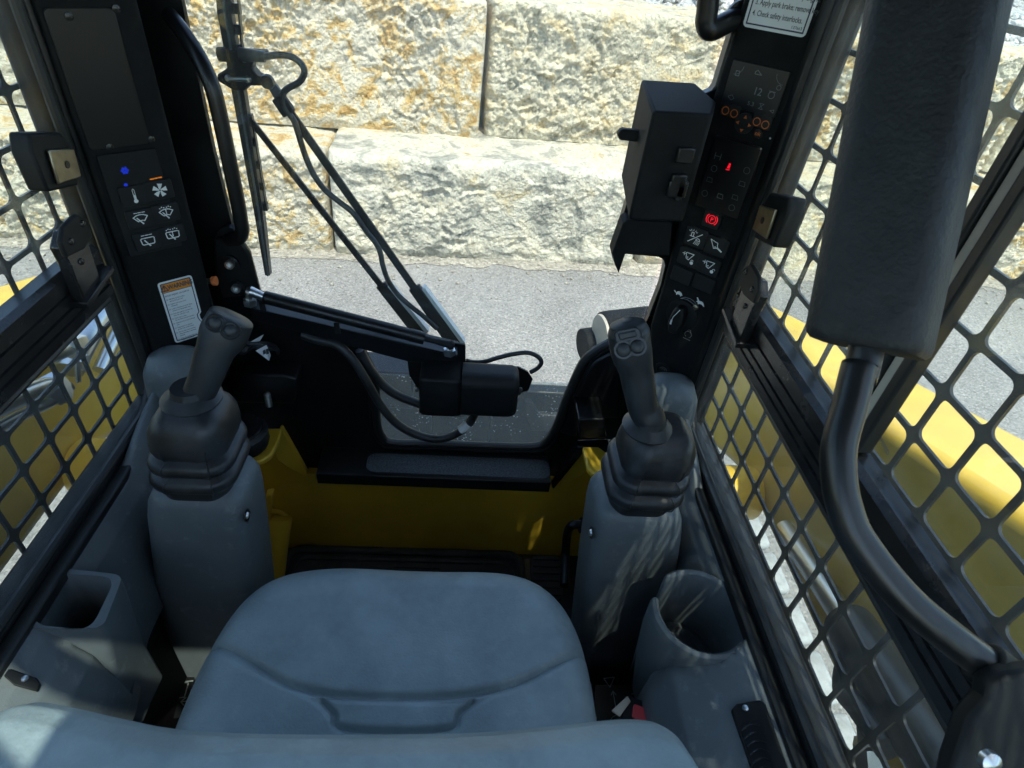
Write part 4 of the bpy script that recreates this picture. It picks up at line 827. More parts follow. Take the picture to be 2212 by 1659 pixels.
# indicator window
i0, i1, i2 = rq('c3', (1030, 1045), .004), rq('c3', (1415, 1190), .004), rq('c8', (880, 230), .004); i3 = rq('c8', (1220, 330), .004)
ix0, ix1 = (i0[0]+i2[0])/2, (i1[0]+i3[0])/2; iz1, iz0 = (i0[1]+i1[1])/2, (i2[1]+i3[1])/2
iw = mesh_obj('indicator_window', rect_on(PRA, ix0, ix1, iz0, iz1, .0002, .006, .004), 'screen_black', cpr, bevel=.002)
P6 = Plate(PRA.o+PRA.n*.0062, PRA.r, PRA.u); mb = MB(); c = rq('c3', (1143, 1325), .006)
P6.disc(mb, (c[0]+.0006, c[1]+.0042), .0014); P6.poly(mb, [(c[0]-.0016, c[1]-.001), (c[0]+.002, c[1]-.001), (c[0]+.0022, c[1]+.0026), (c[0]-.001, c[1]+.0026)]); P6.stroke(mb, [(c[0]-.0022, c[1]-.0032), (c[0]+.002, c[1]-.0026)], .0013)
mesh_obj('seat_belt_light', mb, 'lit_red', iw, smooth=0)
mb = MB(); ih = iz1-iz0; iwd = ix1-ix0
for fx, fz, kd in ((.2, .75, 'H'), (.2, .58, 'o'), (.85, .68, 'o'), (.85, .5, 's'), (.18, .42, 's'), (.16, .22, 'o'), (.5, .25, 's'), (.8, .3, 's'), (.8, .15, 'o')):
    c = (ix0+iwd*fx, iz0+ih*fz); s = .004
    if kd == 'H': P6.stroke(mb, [(c[0]-s, c[1]-s), (c[0]-s, c[1]+s)], .0008); P6.stroke(mb, [(c[0]+s, c[1]-s), (c[0]+s, c[1]+s)], .0008); P6.stroke(mb, [(c[0]-s, c[1]), (c[0]+s, c[1])], .0008)
    elif kd == 'o': P6.circ(mb, c, s, .0006)
    else: P6.stroke(mb, [(c[0]-s, c[1]-s*.7), (c[0]+s, c[1]-s*.7), (c[0]+s*.7, c[1]+s*.7), (c[0]-s, c[1]+s*.7)], .0006, closed=True)
mesh_obj('unlit_symbols', mb, 'print_dim', iw, smooth=0)
# parking brake and four keys, two blanks
def rkey(q, hw=.0165, hh=.0135, h=.005): 
    c = rq('c8', q, h); return c, mesh_obj('switch_key', rect_on(PRA, c[0]-hw, c[0]+hw, c[1]-hh, c[1]+hh, .0002, h, .003), 'key_plastic', cpr, bevel=.0008)
P7 = Plate(PRA.o+PRA.n*.0052, PRA.r, PRA.u)
c, kk = rkey((1012, 330), .013, .0125); mb = MB(); P7.circ(mb, c, .0056, .001); P7.circ(mb, c, .0082, .0011, a0=-50, a1=50); P7.circ(mb, c, .0082, .0011, a0=130, a1=230); text_mb(mb, 'P', P7.p(c[0], c[1]-.003, .0004), P7.r, P7.u, .0085, 'CENTER'); mesh_obj('parking_brake_light', mb, 'lit_red', kk, smooth=0)
def fpts(c, s, pts): return [(c[0]+x*s, c[1]+y*s) for x, y in pts]
def bucket(P, mb, c, s):
    P.stroke(mb, fpts(c, s, [(-.45, .5), (.75, .55), (.1, -.5), (-.3, -.35)]), .11*s, closed=True); P.disc(mb, fpts(c, s, [(-.1, -.15)])[0], .1*s, n=8); P.stroke(mb, fpts(c, s, [(-1, .25), (-.5, .25)]), .1*s); P.stroke(mb, fpts(c, s, [(-.72, .5), (-.72, 0)]), .1*s)
c, kk = rkey((880, 475)); mb = MB(); s = .011
P7.stroke(mb, fpts(c, s, [(-.85, -.75), (.85, .75)]), .09*s); P7.stroke(mb, fpts(c, s, [(-.6, .1), (-.6, .6), (-.3, .6), (-.3, .1)]), .09*s); P7.stroke(mb, fpts(c, s, [(-.75, .08), (-.15, .08)]), .1*s)
for a in (20, 55, 90, 125, 160): P7.stroke(mb, [fpts(c, s, [(-.45+.35*math.cos(R_(a))*1.2, .62+.2*math.sin(R_(a)))])[0], fpts(c, s, [(-.45+.62*math.cos(R_(a)), .62+.38*math.sin(R_(a)))])[0]], .07*s)
P7.circ(mb, fpts(c, s, [(.45, -.25)])[0], .26*s, .09*s, a0=0, a1=180); P7.stroke(mb, fpts(c, s, [(.15, -.28), (.75, -.28)]), .09*s)
for x in (.15, .35, .55, .75): P7.stroke(mb, fpts(c, s, [(x, -.42), (x-.15, -.85)]), .07*s)
mesh_obj('symbol', mb, 'print_white', kk, smooth=0)
c, kk = rkey((1045, 545)); mb = MB(); P7.stroke(mb, fpts(c, .010, [(-1, .8), (.1, .55), (.25, -.15), (-.25, -.35)]), .0011, closed=True); P7.disc(mb, fpts(c, .01, [(-.1, -.1)])[0], .0011); P7.stroke(mb, fpts(c, .01, [(.2, -.1), (.95, -.45)]), .0024); mesh_obj('symbol', mb, 'print_white', kk, smooth=0)
for q, op in (((825, 632), 0), ((985, 700), 1)):
    c, kk = rkey(q); mb = MB(); bucket(P7, mb, (c[0], c[1]+.002), .010); lk = (c[0]+.007, c[1]-.006); P7.disc(mb, lk, .0026); P7.circ(mb, (lk[0]+(.0022 if op else 0), lk[1]+.0028), .0018, .0008, a0=0, a1=180); mesh_obj('symbol', mb, 'print_white', kk, smooth=0)
for q in ((770, 775), (945, 840)): rkey(q, .0165, .012, .003)
# throttle dial
c = rq('c8', (775, 1085)); cc = PRA.p(*c); th = thing('throttle_dial', 'round black throttle dial with white pointer on the right panel', 'dial', cc)
mesh_obj('base_ring', MB().lathe([(.001, .0003), (.026, .0003), (.0255, .004), (.022, .005), (.001, .005)], cc, PRA.n, 32), 'black_plastic', th)
kb = [cc+PRA.r*x+PRA.u*z for x, z in ((-.006, .020), (.006, .020), (.011, .008), (.010, -.014), (.004, -.028), (-.006, -.028), (-.012, -.014), (-.010, .008))]
mesh_obj('knob', MB().loft([[p+PRA.n*.005 for p in kb], [p+PRA.n*.018 for p in kb], [cc+(p-cc)*.8+PRA.n*.021 for p in kb]]), 'black_plastic', th, bevel=.002, seg=3)
mb = MB(); PK = Plate(cc+PRA.n*.0215, PRA.r, PRA.u); PK.stroke(mb, [(.002, .018), (-.005, .003), (-.006, -.006)], .0012); PK.stroke(mb, [(-.006, -.004), (-.006, -.010)], .003); mesh_obj('pointer', mb, 'print_white', th, smooth=0)
sm = thing('dial_markings', 'white tortoise and hare speed marks around the throttle dial', 'marking', cc+Vector((0, 0, .03)))
P8 = Plate(PRA.o+PRA.n*.0004, PRA.r, PRA.u)
ct = rq('c8', (755, 915)); mb = MB(); P8.poly(mb, fpts(ct, .0075, [(-.75, -.2), (-.5, .3), (-.05, .5), (.45, .3), (.8, -.2), (.55, -.25), (.5, -.5), (.3, -.5), (.25, -.25), (-.35, -.25), (-.4, -.5), (-.6, -.5), (-.6, -.25)])); P8.poly(mb, fpts(ct, .0075, [(-.7, 0), (-1.1, .35), (-1.25, .15), (-.8, -.15)])); mesh_obj('tortoise', mb, 'print_white', sm, smooth=0)
ct = rq('c8', (920, 985)); mb = MB(); P8.poly(mb, fpts(ct, .0085, [(-.2, .2), (-.7, .75), (-.85, .6), (-.5, .15), (-.75, -.15), (-.4, -.2), (-.3, -.55), (0, -.3), (.4, -.3), (.9, -.6), (.95, -.4), (.7, -.05), (.5, .2), (.1, .28)])); mesh_obj('hare', mb, 'print_white', sm, smooth=0)
mb = MB(); arc = [rq('c8', q) for q in ((765, 955), (800, 945), (840, 955), (870, 975), (890, 1000), (865, 1000), (850, 985), (820, 965), (790, 955))]; P8.stroke(mb, arc, .0007, closed=True); mesh_obj('speed_arc', mb, 'print_grey', sm, smooth=0)
mb = MB(); ck = rq('c8', (825, 1240)); P8.circ(mb, ck, .0055, .0007, a0=-60, a1=240); P8.stroke(mb, [(ck[0]-.003, ck[1]+.005), (ck[0]-.002, ck[1]+.0085), (ck[0]+.002, ck[1]+.0085), (ck[0]+.003, ck[1]+.005)], .0007); P8.stroke(mb, [(ck[0]-.006, ck[1]-.0085), (ck[0]+.006, ck[1]-.0085)], .0008); mesh_obj('engine_mark', mb, 'print_grey', sm, smooth=0)
cc = PRA.p(*rq('c8', (885, 1022))); tag(mesh_obj('dial_stop_screw', MB().lathe([(.001, 0), (.0048, 0), (.0045, .003), (.002, .004), (.001, .002)], cc, PRA.n, 14), 'brass_zinc'), 'small tan stop screw beside the hare mark on the right panel', 'screw')
cc = PRA.p(*rq('c7', (1835, 520))); so_ = thing('power_socket', 'round black capped socket low on the right panel', 'socket', cc)
mesh_obj('bezel', MB().lathe([(.001, .0003), (.016, .0003), (.0155, .003), (.012, .0035), (.0115, .001), (.001, .001)], cc, PRA.n, 28), 'black_plastic', so_)
mb = MB(); PS = Plate(cc+PRA.n*.0015, PRA.r, PRA.u); PS.circ(mb, (0, 0), .007, .0012, a0=20, a1=160); PS.circ(mb, (0, 0), .004, .001, a0=20, a1=160); mesh_obj('symbol', mb, 'print_dim', so_, smooth=0)

# shutdown sticker
a, b, c_ = rq('c3', (1262, 175), .0006), rq('c3', (1735, 335), .0006), rq('c3', (1850, 0), .0006)
sx0, sx1 = a[0], b[0]; sz0 = (a[1]+b[1])/2; sw = sx1-sx0; sz1 = sz0+sw*1.35
P9 = Plate(PRA.o+PRA.n*.0006, PRA.r, PRA.u); ss = thing('shutdown_sticker', 'white shutdown instruction sticker with navy border, cut off at the top', 'sticker', P9.p((sx0+sx1)/2, sz0))
mb = MB(); mb.prism([P9.p(x+(sx0+sx1)/2, z+(sz0+sz1)/2) for x, z in rr(sw/2, (sz1-sz0)/2, .005, 4)], P9.n*.0003); mesh_obj('sheet', mb, 'decal_white', ss, smooth=0)
mb = MB(); P9.stroke(mb, [(sx0+.004, sz0+.004), (sx1-.004, sz0+.004), (sx1-.004, sz1-.004), (sx0+.004, sz1-.004)], .0016, .0005, True); P9.stroke(mb, [(sx0+.004, sz0+sw*.72), (sx1-.004, sz0+sw*.72)], .001, .0005); mesh_obj('border', mb, 'decal_navy', ss, smooth=0)
mb = MB(); ts = sw*.092
for i, l in enumerate(('4. Check safety interlocks.', '3. Apply park brake; remove key.', '2. Reduce throttle, stop engine.', '1. Lower equipment to ground.')):
    text_mb(mb, l, P9.p(sx0+sw*.10, sz0+sw*(.17+.145*i), .0005), P9.r, P9.u, ts, font_scale=(.80, 1.15))
text_mb(mb, '137663', P9.p(sx1-sw*.08, sz0+sw*.085, .0005), P9.r, P9.u, ts*.62, 'RIGHT')
mesh_obj('print', mb, 'decal_ink', ss, smooth=0)

# ------------------------------------------------------------------ side windows
def guard_mb(x, th, ys, zs_, hr, k=4):
    # perforated steel sheet: square cells with rounded holes between successive lines
    mb = MB()
    def cell(y0, y1, z0, z1):
        cy, cz = (y0+y1)/2, (z0+z1)/2; hy, hz = (y1-y0)/2, (z1-z0)/2; iy, iz = hy-.0029, hz-.0029
        inner = rr(iy, iz, min(hr, iy*.9, iz*.9), k); outer = []
        for i, (a, b) in enumerate(inner):
            c, j = divmod(i, k+1); sx, sz = ((1, 1), (-1, 1), (-1, -1), (1, -1))[c]
            t = j/k
            # walk along the outer square past its corner
            if c in (0, 2): oy, oz = (sx*hy, sz*hz*(min(1, .55+.9*t))) if t < .5 else ((sx*hy*min(1, .55+.9*(1-t))), sz*hz)
            else: oy, oz = ((sx*hy*min(1, .55+.9*t)), sz*hz) if t < .5 else (sx*hy, sz*hz*min(1, .55+.9*(1-t)))
            if abs(t-.5) < .01: oy, oz = sx*hy, sz*hz
            outer.append((oy, oz))
        n = len(inner); o = []
        for xx in (x-th/2, x+th/2): o += [(xx, cy+a, cz+b) for a, b in inner]+[(xx, cy+a, cz+b) for a, b in outer]
        F = []
        for i in range(n):
            j = (i+1) % n; F += [(i, j, n+j, n+i), (2*n+i, 3*n+i, 3*n+j, 2*n+j), (i, 2*n+i, 2*n+j, j)]
        mb.add(o, F)
    for a, b in zip(ys[:-1], ys[1:]):
        for c, d in zip(zs_[:-1], zs_[1:]): cell(a, b, c, d)
    return mb
def side_window(sx, label, y0, py, z0, pz):
    t = thing('side_window', label, 'window', (sx*.44, .2, 1.09), 'sliding side windows')
    X = lambda a: sx*a
    def bx(name, m_, a, b, y0, y1, z0, z1, bev=.003): 
        x0, x1 = sorted((sx*a, sx*b)); return mesh_obj(name, MB().mm(x0, x1, y0, y1, z0, z1), m_, t, bevel=bev, seg=3)
    bx('lower_frame', 'rubber_seal', .425, .462, -.42, .742, 1.085, 1.108, .006)
    bx('frame_lip', 'rubber_seal', .408, .4255, -.42, .690, 1.080, 1.099, .004)
    fil = [(.7424, 1.1085), (.680, 1.1085)]+[(.682+.060*math.sin(R_(a)), 1.1685-.060*math.cos(R_(a))) for a in range(0, 91, 10)]
    x0, x1 = sorted((sx*.426, sx*.4405)); mesh_obj('corner_fillet', MB().prism([(x0, y, z) for y, z in fil], (x1-x0, 0, 0)), 'rubber_seal', t, bevel=.002)
    mesh_obj('seal', MB().tube(cr([(X(.428), -.42, 1.112), (X(.428), .3, 1.112), (X(.428), .66, 1.112), (X(.428), .715, 1.118), (X(.428), .73, 1.14), (X(.428), .733, 1.2), (X(.428), .733, 2.0)], 6), .0065, 10), 'rubber_seal', t)
    bx('front_frame', 'black_satin', .425, .462, .7425, .758, 1.085, 2.02, .004)
    bx('glass', 'side_glass', .441, .4445, -.42, .742, 1.108, 2.02, 0)
    # meeting rail with grooves, as one extrusion
    prof = [(.418, 1.312), (.430, 1.306), (.4405, 1.306), (.4405, 1.380), (.424, 1.380), (.418, 1.374), (.418, 1.357), (.421, 1.356), (.421, 1.354), (.418, 1.353), (.418, 1.340), (.421, 1.339), (.421, 1.337), (.418, 1.336), (.418, 1.328), (.421, 1.327), (.421, 1.325), (.418, 1.324)]
    mesh_obj('meeting_rail', MB().prism([(X(a), -.42, z) for a, z in prof], (0, 1.125, 0)), 'alu_dark', t, smooth=20)
    mesh_obj('rail_gasket', MB().tube([(X(.426), -.42, 1.304), (X(.426), .70, 1.304)], .0045, 8), 'rubber_seal', t)
    bx('sash_stile', 'alu_beige', .428, .4405, .402, .4135, 1.381, 2.02, .001)
    bx('stile_gasket', 'rubber_seal', .424, .4405, .4145, .428, 1.381, 2.02, .003)
    bx('stile_gasket', 'rubber_seal', .424, .4405, .388, .4015, 1.381, 2.02, .003)
    ys = [y0-py*i for i in range(int((y0+.40)/py)+1)][::-1]; ys.append(.758)
    zs_ = [z0+pz*i for i in range(-30, 30)]; zs_ = [1.086]+[z for z in zs_ if 1.10 < z < 2.0]+[2.015]
    mesh_obj('mesh_guard', guard_mb(sx*.466, .003, ys, zs_, .0085), 'black_satin', t, smooth=30)
    # latch at the front of the rail
    l = mesh_obj('latch', MB().prism([(X(.404), y, z) for y, z in ((.626, 1.344), (.668, 1.348), (.672, 1.405), (.664, 1.424), (.640, 1.428), (.624, 1.415), (.627, 1.39))], (X(.014), 0, 0)), 'alu_dark', t, bevel=.002)
    mesh_obj('latch_plate', MB().prism([(X(.397), y, z) for y, z in ((.617, 1.408), (.650, 1.402), (.672, 1.408), (.674, 1.428), (.658, 1.441), (.630, 1.438), (.617, 1.426))], (X(.006), 0, 0)), 'black_plastic', l, bevel=.002)
    for y, z in ((.632, 1.420), (.662, 1.428), (.646, 1.388)): mesh_obj('screw', MB().lathe([(.001, 0), (.0042, 0), (.0036, .002), (.001, .003)], (X(.404 if z < 1.4 else .397), y, z), (-sx, 0, 0), 12), 'alu_dark', l)
    mesh_obj('latch_foot', MB().prism([(X(.399), y, z) for y, z in ((.622, 1.338), (.692, 1.352), (.692, 1.359), (.622, 1.346))], (X(.022), 0, 0)), 'alu_dark', l, bevel=.001)
    # catch further up the front post
    k = mesh_obj('catch', MB().prism([(X(.412), y, z) for y, z in ((.650, 1.468), (.704, 1.456), (.712, 1.495), (.706, 1.515), (.656, 1.528), (.648, 1.512))], (X(.022), 0, 0)), 'black_plastic', t, bevel=.003)
    mesh_obj('catch_plate', MB().prism([(X(.407), y, z) for y, z in ((.664, 1.472), (.706, 1.466), (.710, 1.497), (.668, 1.508))], (X(.004), 0, 0)), 'brass_zinc', k, bevel=.0015)
    mesh_obj('catch_hole', MB().lathe([(.001, 0), (.0042, 0), (.0042, .0006), (.001, .0006)], (X(.4068), .688, 1.486), (-sx, 0, 0), 12), 'screen_black', k)
    return t
wl = side_window(-1, 'left sliding window with square-hole steel guard beside the climate panel', .722, .0545, 1.550, .0525)
wr = side_window(1, 'right sliding window with square-hole steel guard behind the restraint bar', .707, .0535, 1.667, .0512)
mb = MB(); text_mb(mb, 'TEMPERED', onx(Q('r1', (1030, 1400)), .4405), (0, -1, -.2), (0, -.1, 1), .006); mb2 = MB()
o = mesh_obj('glass_mark', mb, 'print_dim', wr, smooth=0)

# ------------------------------------------------------------------ side consoles
CUP = Vector((.366, .400, 1.08)); CR = .053
PRW = [(.428, 1.090), (.412, 1.092), (.385, 1.083), (.352, 1.066), (.322, 1.040), (.303, .99), (.300, .90), (.315, .70), (.33, .50)]
PRN = [(.428, 1.090), (.420, 1.093), (.408, 1.088), (.394, 1.066), (.384, 1.03), (.377, .98), (.374, .90), (.372, .70), (.372, .50)]
PRL = [(.428, 1.090), (.412, 1.092), (.394, 1.083), (.374, 1.066), (.357, 1.040), (.348, .99), (.346, .90), (.352, .70), (.36, .50)]
def con_p(pr, b):
    s = b*(len(pr)-1); i = min(int(s), len(pr)-2); k = s-i; return pr[i][0]*(1-k)+pr[i+1][0]*k, pr[i][1]*(1-k)+pr[i+1][1]*k
def shell_z(x):
    pr = PRL if x < 0 else PRW; x = abs(x)
    for (a, z0), (b, z1) in zip(pr[:-1], pr[1:]):
        if b <= x <= a: return z0+(z1-z0)*(a-x)/(a-b)
    return 1.09
def onshell(q, h=.002):
    p = onz(q, 1.07)
    for _ in range(6): p = onz(q, shell_z(p.x)+h)
    return p
def console(sx, label, inside):
    t = thing('side_console', label, 'console', (sx*.38, .3, .6), 'side consoles')
    def f(a, b):
        y = -.45+1.17*a; k = max(0, min(1, (y-.33)/.13)); k = k*k*(3-2*k)
        (x0, z0), (x1, z1) = con_p(PRL if sx < 0 else PRW, b), con_p(PRN, b); x = x0+(x1-x0)*k; z = z0+(z1-z0)*k
        fr = max(0, (y-.58)/.14)
        if fr > 0: z += .06*math.sin(min(1, fr)*math.pi/2)*math.sin(math.pi*min(1, b*1.9))
        if inside(sx*x, y): z = min(z, .93)
        return Vector((sx*x, y, z))
    mesh_obj('shell', MB().grid(lambda a, b: f(a, b*.74), 230, 60), 'grey_plastic', t, smooth=80)
    mesh_obj('shade_skirt', MB().grid(lambda a, b: f(a, .70+b*.30)+Vector((sx*.014, 0, 0)), 60, 8), 'matte_black', t, smooth=80)  # lower console wall coloured black to stand for the deep shade there
    mesh_obj('front_dome', MB().loft([ring((sx*.385, .735, z), (1, 0, 0), (0, 1, 0), h, h*.8, h*.7, 6) for z, h in ((.70, .05), (1.13, .05), (1.165, .046), (1.19, .034), (1.20, .014))]), 'grey_plastic', t, smooth=60)
    return t
i_ = [onz(q, 1.078) for q in Q('r3', (490, 170), (930, 205), (745, 600), (300, 560))]
def in_bin(x, y):
    s_ = [(i_[(k+1) % 4].x-i_[k].x)*(y-i_[k].y)-(i_[(k+1) % 4].y-i_[k].y)*(x-i_[k].x) for k in range(4)]
    return all(v > -1e-4 for v in s_) or all(v < 1e-4 for v in s_)
cl = console(-1, 'left grey plastic side console with a square open bin', in_bin)
cr2 = console(1, 'right grey plastic side console with cup holder and air vent', lambda x, y: math.hypot(x-CUP.x, y-CUP.y) < CR+.004)
# square bin on the left
o_ = [onz(q, 1.080) for q in Q('r3', (440, 110), (1000, 160), (840, 600), (250, 580))]
bc = sum(i_, Vector())/4
def rq4(P, r=.25, k=4):      # round the corners of a quad
    out = []
    for i in range(4):
        a, b, c = P[i-1], P[i], P[(i+1) % 4]
        for j in range(k+1):
            t = j/k; p0 = b.lerp(a, r*(1-t)); p1 = b.lerp(c, r*t); out.append(p0.lerp(p1, t))
    return out
def zz_(P, z, s=1., c=None):
    c = c or sum(P, Vector())/len(P); return [Vector((c.x+(p.x-c.x)*s, c.y+(p.y-c.y)*s, z)) for p in P]
o_ = [onz(q, 1.080) for q in Q('r3', (430, 105), (1005, 165), (842, 595), (235, 590))]
b_ = [Vector((o_[0].x, o_[0].y, .95)), onz(Q('r3', (1150, 660)), .95), onz(Q('r3', (955, 1062)), .95), Vector((o_[3].x, o_[3].y-.05, .95))]
I = rq4(i_); O = rq4(o_, .16); Bt = rq4(b_, .08)
O2 = [p.lerp(q, .06) for p, q in zip(O, Bt)]
mesh_obj('bin', MB().loft([zz_(Bt, .86), Bt, O2, zz_(O, 1.091, .985), zz_(I, 1.091, 1.05), zz_(I, 1.080), zz_(I, .985, .93)], False, True), 'grey_plastic', cl, smooth=40)
pl_ = [onshell(q, .002) for q in Q('r3', (80, 880), (300, 955), (330, 1000), (305, 1060), (120, 1010), (40, 940))]
mesh_obj('cover_plate', MB().prism(pl_, (0, 0, .004)), 'black_plastic', cl, bevel=.001)
mesh_obj('screw', MB().lathe([(.001, 0), (.0036, 0), (.003, .0015), (.001, .002)], onshell(Q('r3', (198, 948)), .006), (0, 0, 1), 14), 'zinc', cl)
bu = thing('seat_belt_bracket', 'shiny bent steel belt bracket at the lower left behind the bin', 'bracket', onz(Q('r3', (100, 1080)), 1.03))
mesh_obj('plate', MB().prism([onz(q, 1.045) for q in Q('r3', (60, 1050), (200, 1000), (240, 1120), (190, 1180), (60, 1290), (0, 1250))], (0, 0, .004)), 'alu_dark', bu, bevel=.0015)
mesh_obj('bent_strap', MB().tube(cr([onz(q, z) for q, z in zip(Q('r3', (120, 1020), (50, 1090), (20, 1180), (0, 1290)), (1.055, 1.06, 1.06, 1.05))]), .004, 8), 'zinc', bu)
mesh_obj('bent_strap', MB().tube(cr([onz(q, z) for q, z in zip(Q('r3', (240, 1120), (190, 1160), (120, 1200), (130, 1240)), (1.055, 1.06, 1.06, 1.05))]), .003, 8), 'zinc', bu)
# cup holder on the right
cu0 = CUP
CUPP = [(CR-.003, .955), (CR-.002, 1.00), (CR, 1.074), (CR+.0015, 1.081), (CR+.0055, 1.085), (CR+.0095, 1.081), (CR+.011, 1.072), (CR+.010, 1.03), (CR+.004, .97), (CR-.014, .86)]
def cup(a, b):
    ang = R_(120-315*a)          # open mug slot towards the front left
    r, z = con_p(CUPP, b)
    return Vector((cu0.x+r*math.cos(ang), cu0.y+r*math.sin(ang), z))
mesh_obj('cup_holder', MB().grid(cup, 72, 36), 'grey_plastic', cr2, smooth=60)
mesh_obj('cup_floor', MB().lathe([(.001, .955), (CR-.001, .955), (CR-.001, .968), (CR-.010, .970), (CR-.012, .958), (.001, .958)], (cu0.x, cu0.y, 0), (0, 0, 1), 36), 'grey_plastic', cr2)
for a in (120, 120-315):
    ux, uy = math.cos(R_(a)), math.sin(R_(a)); pr = [(CUPP[i][0], CUPP[i][1], CUPP[-1-i][0]) for i in range(0, 5)]
    rings__ = []
    for z, ri, ro in ((.90, CR-.004, CR-.004+.002), (.97, CR-.003, CR+.004), (1.03, CR-.001, CR+.010), (1.074, CR, CR+.011), (1.081, CR+.0015, CR+.0095), (1.0848, CR+.005, CR+.006)):
        c = Vector((cu0.x+ux*(ri+ro)/2, cu0.y+uy*(ri+ro)/2, z)); rings__.append([c+Vector((ux, uy, 0))*((ro-ri)/2*math.cos(t))+Vector((-uy, ux, 0))*((ro-ri)/2*math.sin(t)) for t in (2*math.pi*k/14 for k in range(14))])
    mesh_obj('cup_wall_end', MB().loft(rings__), 'grey_plastic', cr2, smooth=60)
# vent plate at the right rear
vp_ = [onshell(q) for q in Q('r7', (1358, 1210), (1400, 1160), (1580, 1130), (1625, 1160), (1850, 1800), (1560, 1800))]
vt = thing('air_vent', 'long black air vent plate with one screw on the right console', 'vent', sum(vp_, Vector())/6)
mesh_obj('plate', MB().prism(vp_, (0, 0, .005)), 'black_plastic', vt, bevel=.0015)
vs_ = [onshell(q, .0075) for q in Q('r7', (1438, 1325), (1590, 1285), (1740, 1800), (1600, 1800))]
mesh_obj('slot', MB().prism(vs_, (0, 0, .0005)), 'screen_black', vt, smooth=0)
for i in range(7):
    a = vs_[0].lerp(vs_[3], .08+.14*i); b = vs_[1].lerp(vs_[2], .08+.14*i); mesh_obj('louvre', MB().tube(cr([a, (a+b)/2+Vector((0, .004, .0005)), b], 5), .0011, 6), 'black_satin', vt)
mesh_obj('screw', MB().lathe([(.001, 0), (.0036, 0), (.003, .0015), (.001, .002)], onshell(Q('r7', (1478, 1183)), .007), (0, 0, 1), 14), 'zinc', vt)

# ------------------------------------------------------------------ pedestals, boots and joysticks
def pedestal(sx, xin, xout, label):
    t = thing('joystick_pedestal', label, 'pedestal', (sx*(xin+xout)/2, .55, .5), 'joystick pedestals')
    cx = sx*(xin+xout)/2; hw = (xout-xin)/2; cy = .552
    sec = [(.485, .016, .016), (.80, .010, .010), (.97, .005, .006), (1.09, .0, .0), (1.115, -.003, -.002), (1.128, -.008, -.006), (1.137, -.020, -.014)]
    mesh_obj('housing', MB().loft([ring((cx+sx*max(0, 1.13-z)*.13, cy-d*.2, z), (1, 0, 0), (0, 1, 0), hw+g, .050+d, .022, 6) for z, g, d in sec]), 'grey_plastic', t, smooth=50)
    return t, cx, cy, hw
def boot(t, cx, cy, top, k):
    N_ = 9
    secs = [(1.130, .060), (1.138, .0625), (1.145, .063), (1.1475, .064), (1.150, .069), (1.154, .0735), (1.160, .0755), (1.166, .074), (1.170, .069), (1.1725, .062), (1.174, .0605), (1.1755, .062), (1.178, .0675), (1.182, .0715), (1.188, .073), (1.194, .071), (1.197, .066), (1.1985, .0595), (1.200, .0575), (1.2015, .059), (1.204, .063), (1.210, .0655), (1.222, .0655), (1.236, .063), (1.247, .057), (1.255, .048), (1.259, .040), (1.261, .030)]
    for a in (-.5, .6):
        mesh_obj('mould_line', MB().tube([Vector((cx+k*(z-1.134)+h*.71*a, cy-h*.711, z)) for z, h in secs[1:-5]], .0007, 6), 'rubber', t)
    return mesh_obj('boot', MB().loft([ring((cx+k*(z-1.134), cy, z), (1, 0, 0), (0, 1, 0), h*.71, h*.71, h*.42, 8) for z, h in secs]), 'rubber', t, smooth=70)
pl1, cxl, cyl, _ = pedestal(-1, .222, .352, 'left grey joystick pedestal beside the open bin')
pr1, cxr, cyr, _ = pedestal(1, .235, .365, 'right grey joystick pedestal dappled with sun spots')
for t, q, x_ in ((pl1, None, -.2255), (pr1, None, .2385)):
    s_ = -1 if x_ > 0 else 1; c0 = onx(Q('r2', (1955, 1065)) if x_ < 0 else Q('r5', (862, 1000)), x_)
    mesh_obj('screw_recess', MB().lathe([(.001, 0), (.009, 0), (.009, .0012), (.007, .0012), (.007, .0004), (.001, .0004)], c0, (s_, 0, 0), 18), 'screen_black', t)
    mesh_obj('screw', MB().lathe([(.001, 0), (.0055, 0), (.004, .003), (.001, .003)], c0, (s_, 0, 0), 12), 'zinc', t)
# left stick
jl = thing('joystick', 'left joystick with two round thumb buttons on a smooth black head', 'joystick', (cxl, cyl, 1.14), 'joysticks')
boot(jl, cxl, cyl, 1.26, .10)
bl0 = Vector((cxl+.012, cyl, 1.258))
g0 = ony((425, 893), .56); g1 = ony((441, 825), .565); g2 = ony((462, 765), .575); g3 = ony((484, 720), .585); g4 = ony((499, 690), .592)
bl0 = Vector((g0.x, g0.y, 1.258))
mesh_obj('collar', MB().lathe([(.001, 0), (.034, 0), (.035, .003), (.032, .006), (.022, .012), (.020, .02), (.001, .02)], bl0, (0, 0, 1), 32), 'rubber', jl)
def grip(pts, rads, up_n, k=8, sq=.55):
    path = cr(pts, k); n = len(path); rr_ = []
    for i in range(n):
        s = i/(n-1)*(len(rads)-1); j = min(int(s), len(rads)-2); f = s-j; f = f*f*(3-2*f); rr_.append(tuple(rads[j][q]*(1-f)+rads[j+1][q]*f for q in (0, 1)))
    rings = []; fw = Vector(up_n).normalized()
    for i, p in enumerate(path):
        T = (path[min(i+1, n-1)]-path[max(i-1, 0)]).normalized(); N = (fw-T*fw.dot(T)).normalized(); B = T.cross(N)
        a, b = rr_[i]; rings.append([p+B*(a*math.copysign(abs(math.cos(x))**.8, math.cos(x)))+N*(b*math.copysign(abs(math.sin(x))**.8, math.sin(x))) for x in (2*math.pi*q/24 for q in range(24))])
    return MB().loft(rings)
nl = (CAM-g3).normalized()
gp_ = [g0+Vector((0, 0, -.01)), g0+Vector((0, 0, .012)), g1, g2, g3, g4+(g4-g3)*.1, g4+(g4-g3)*.4]
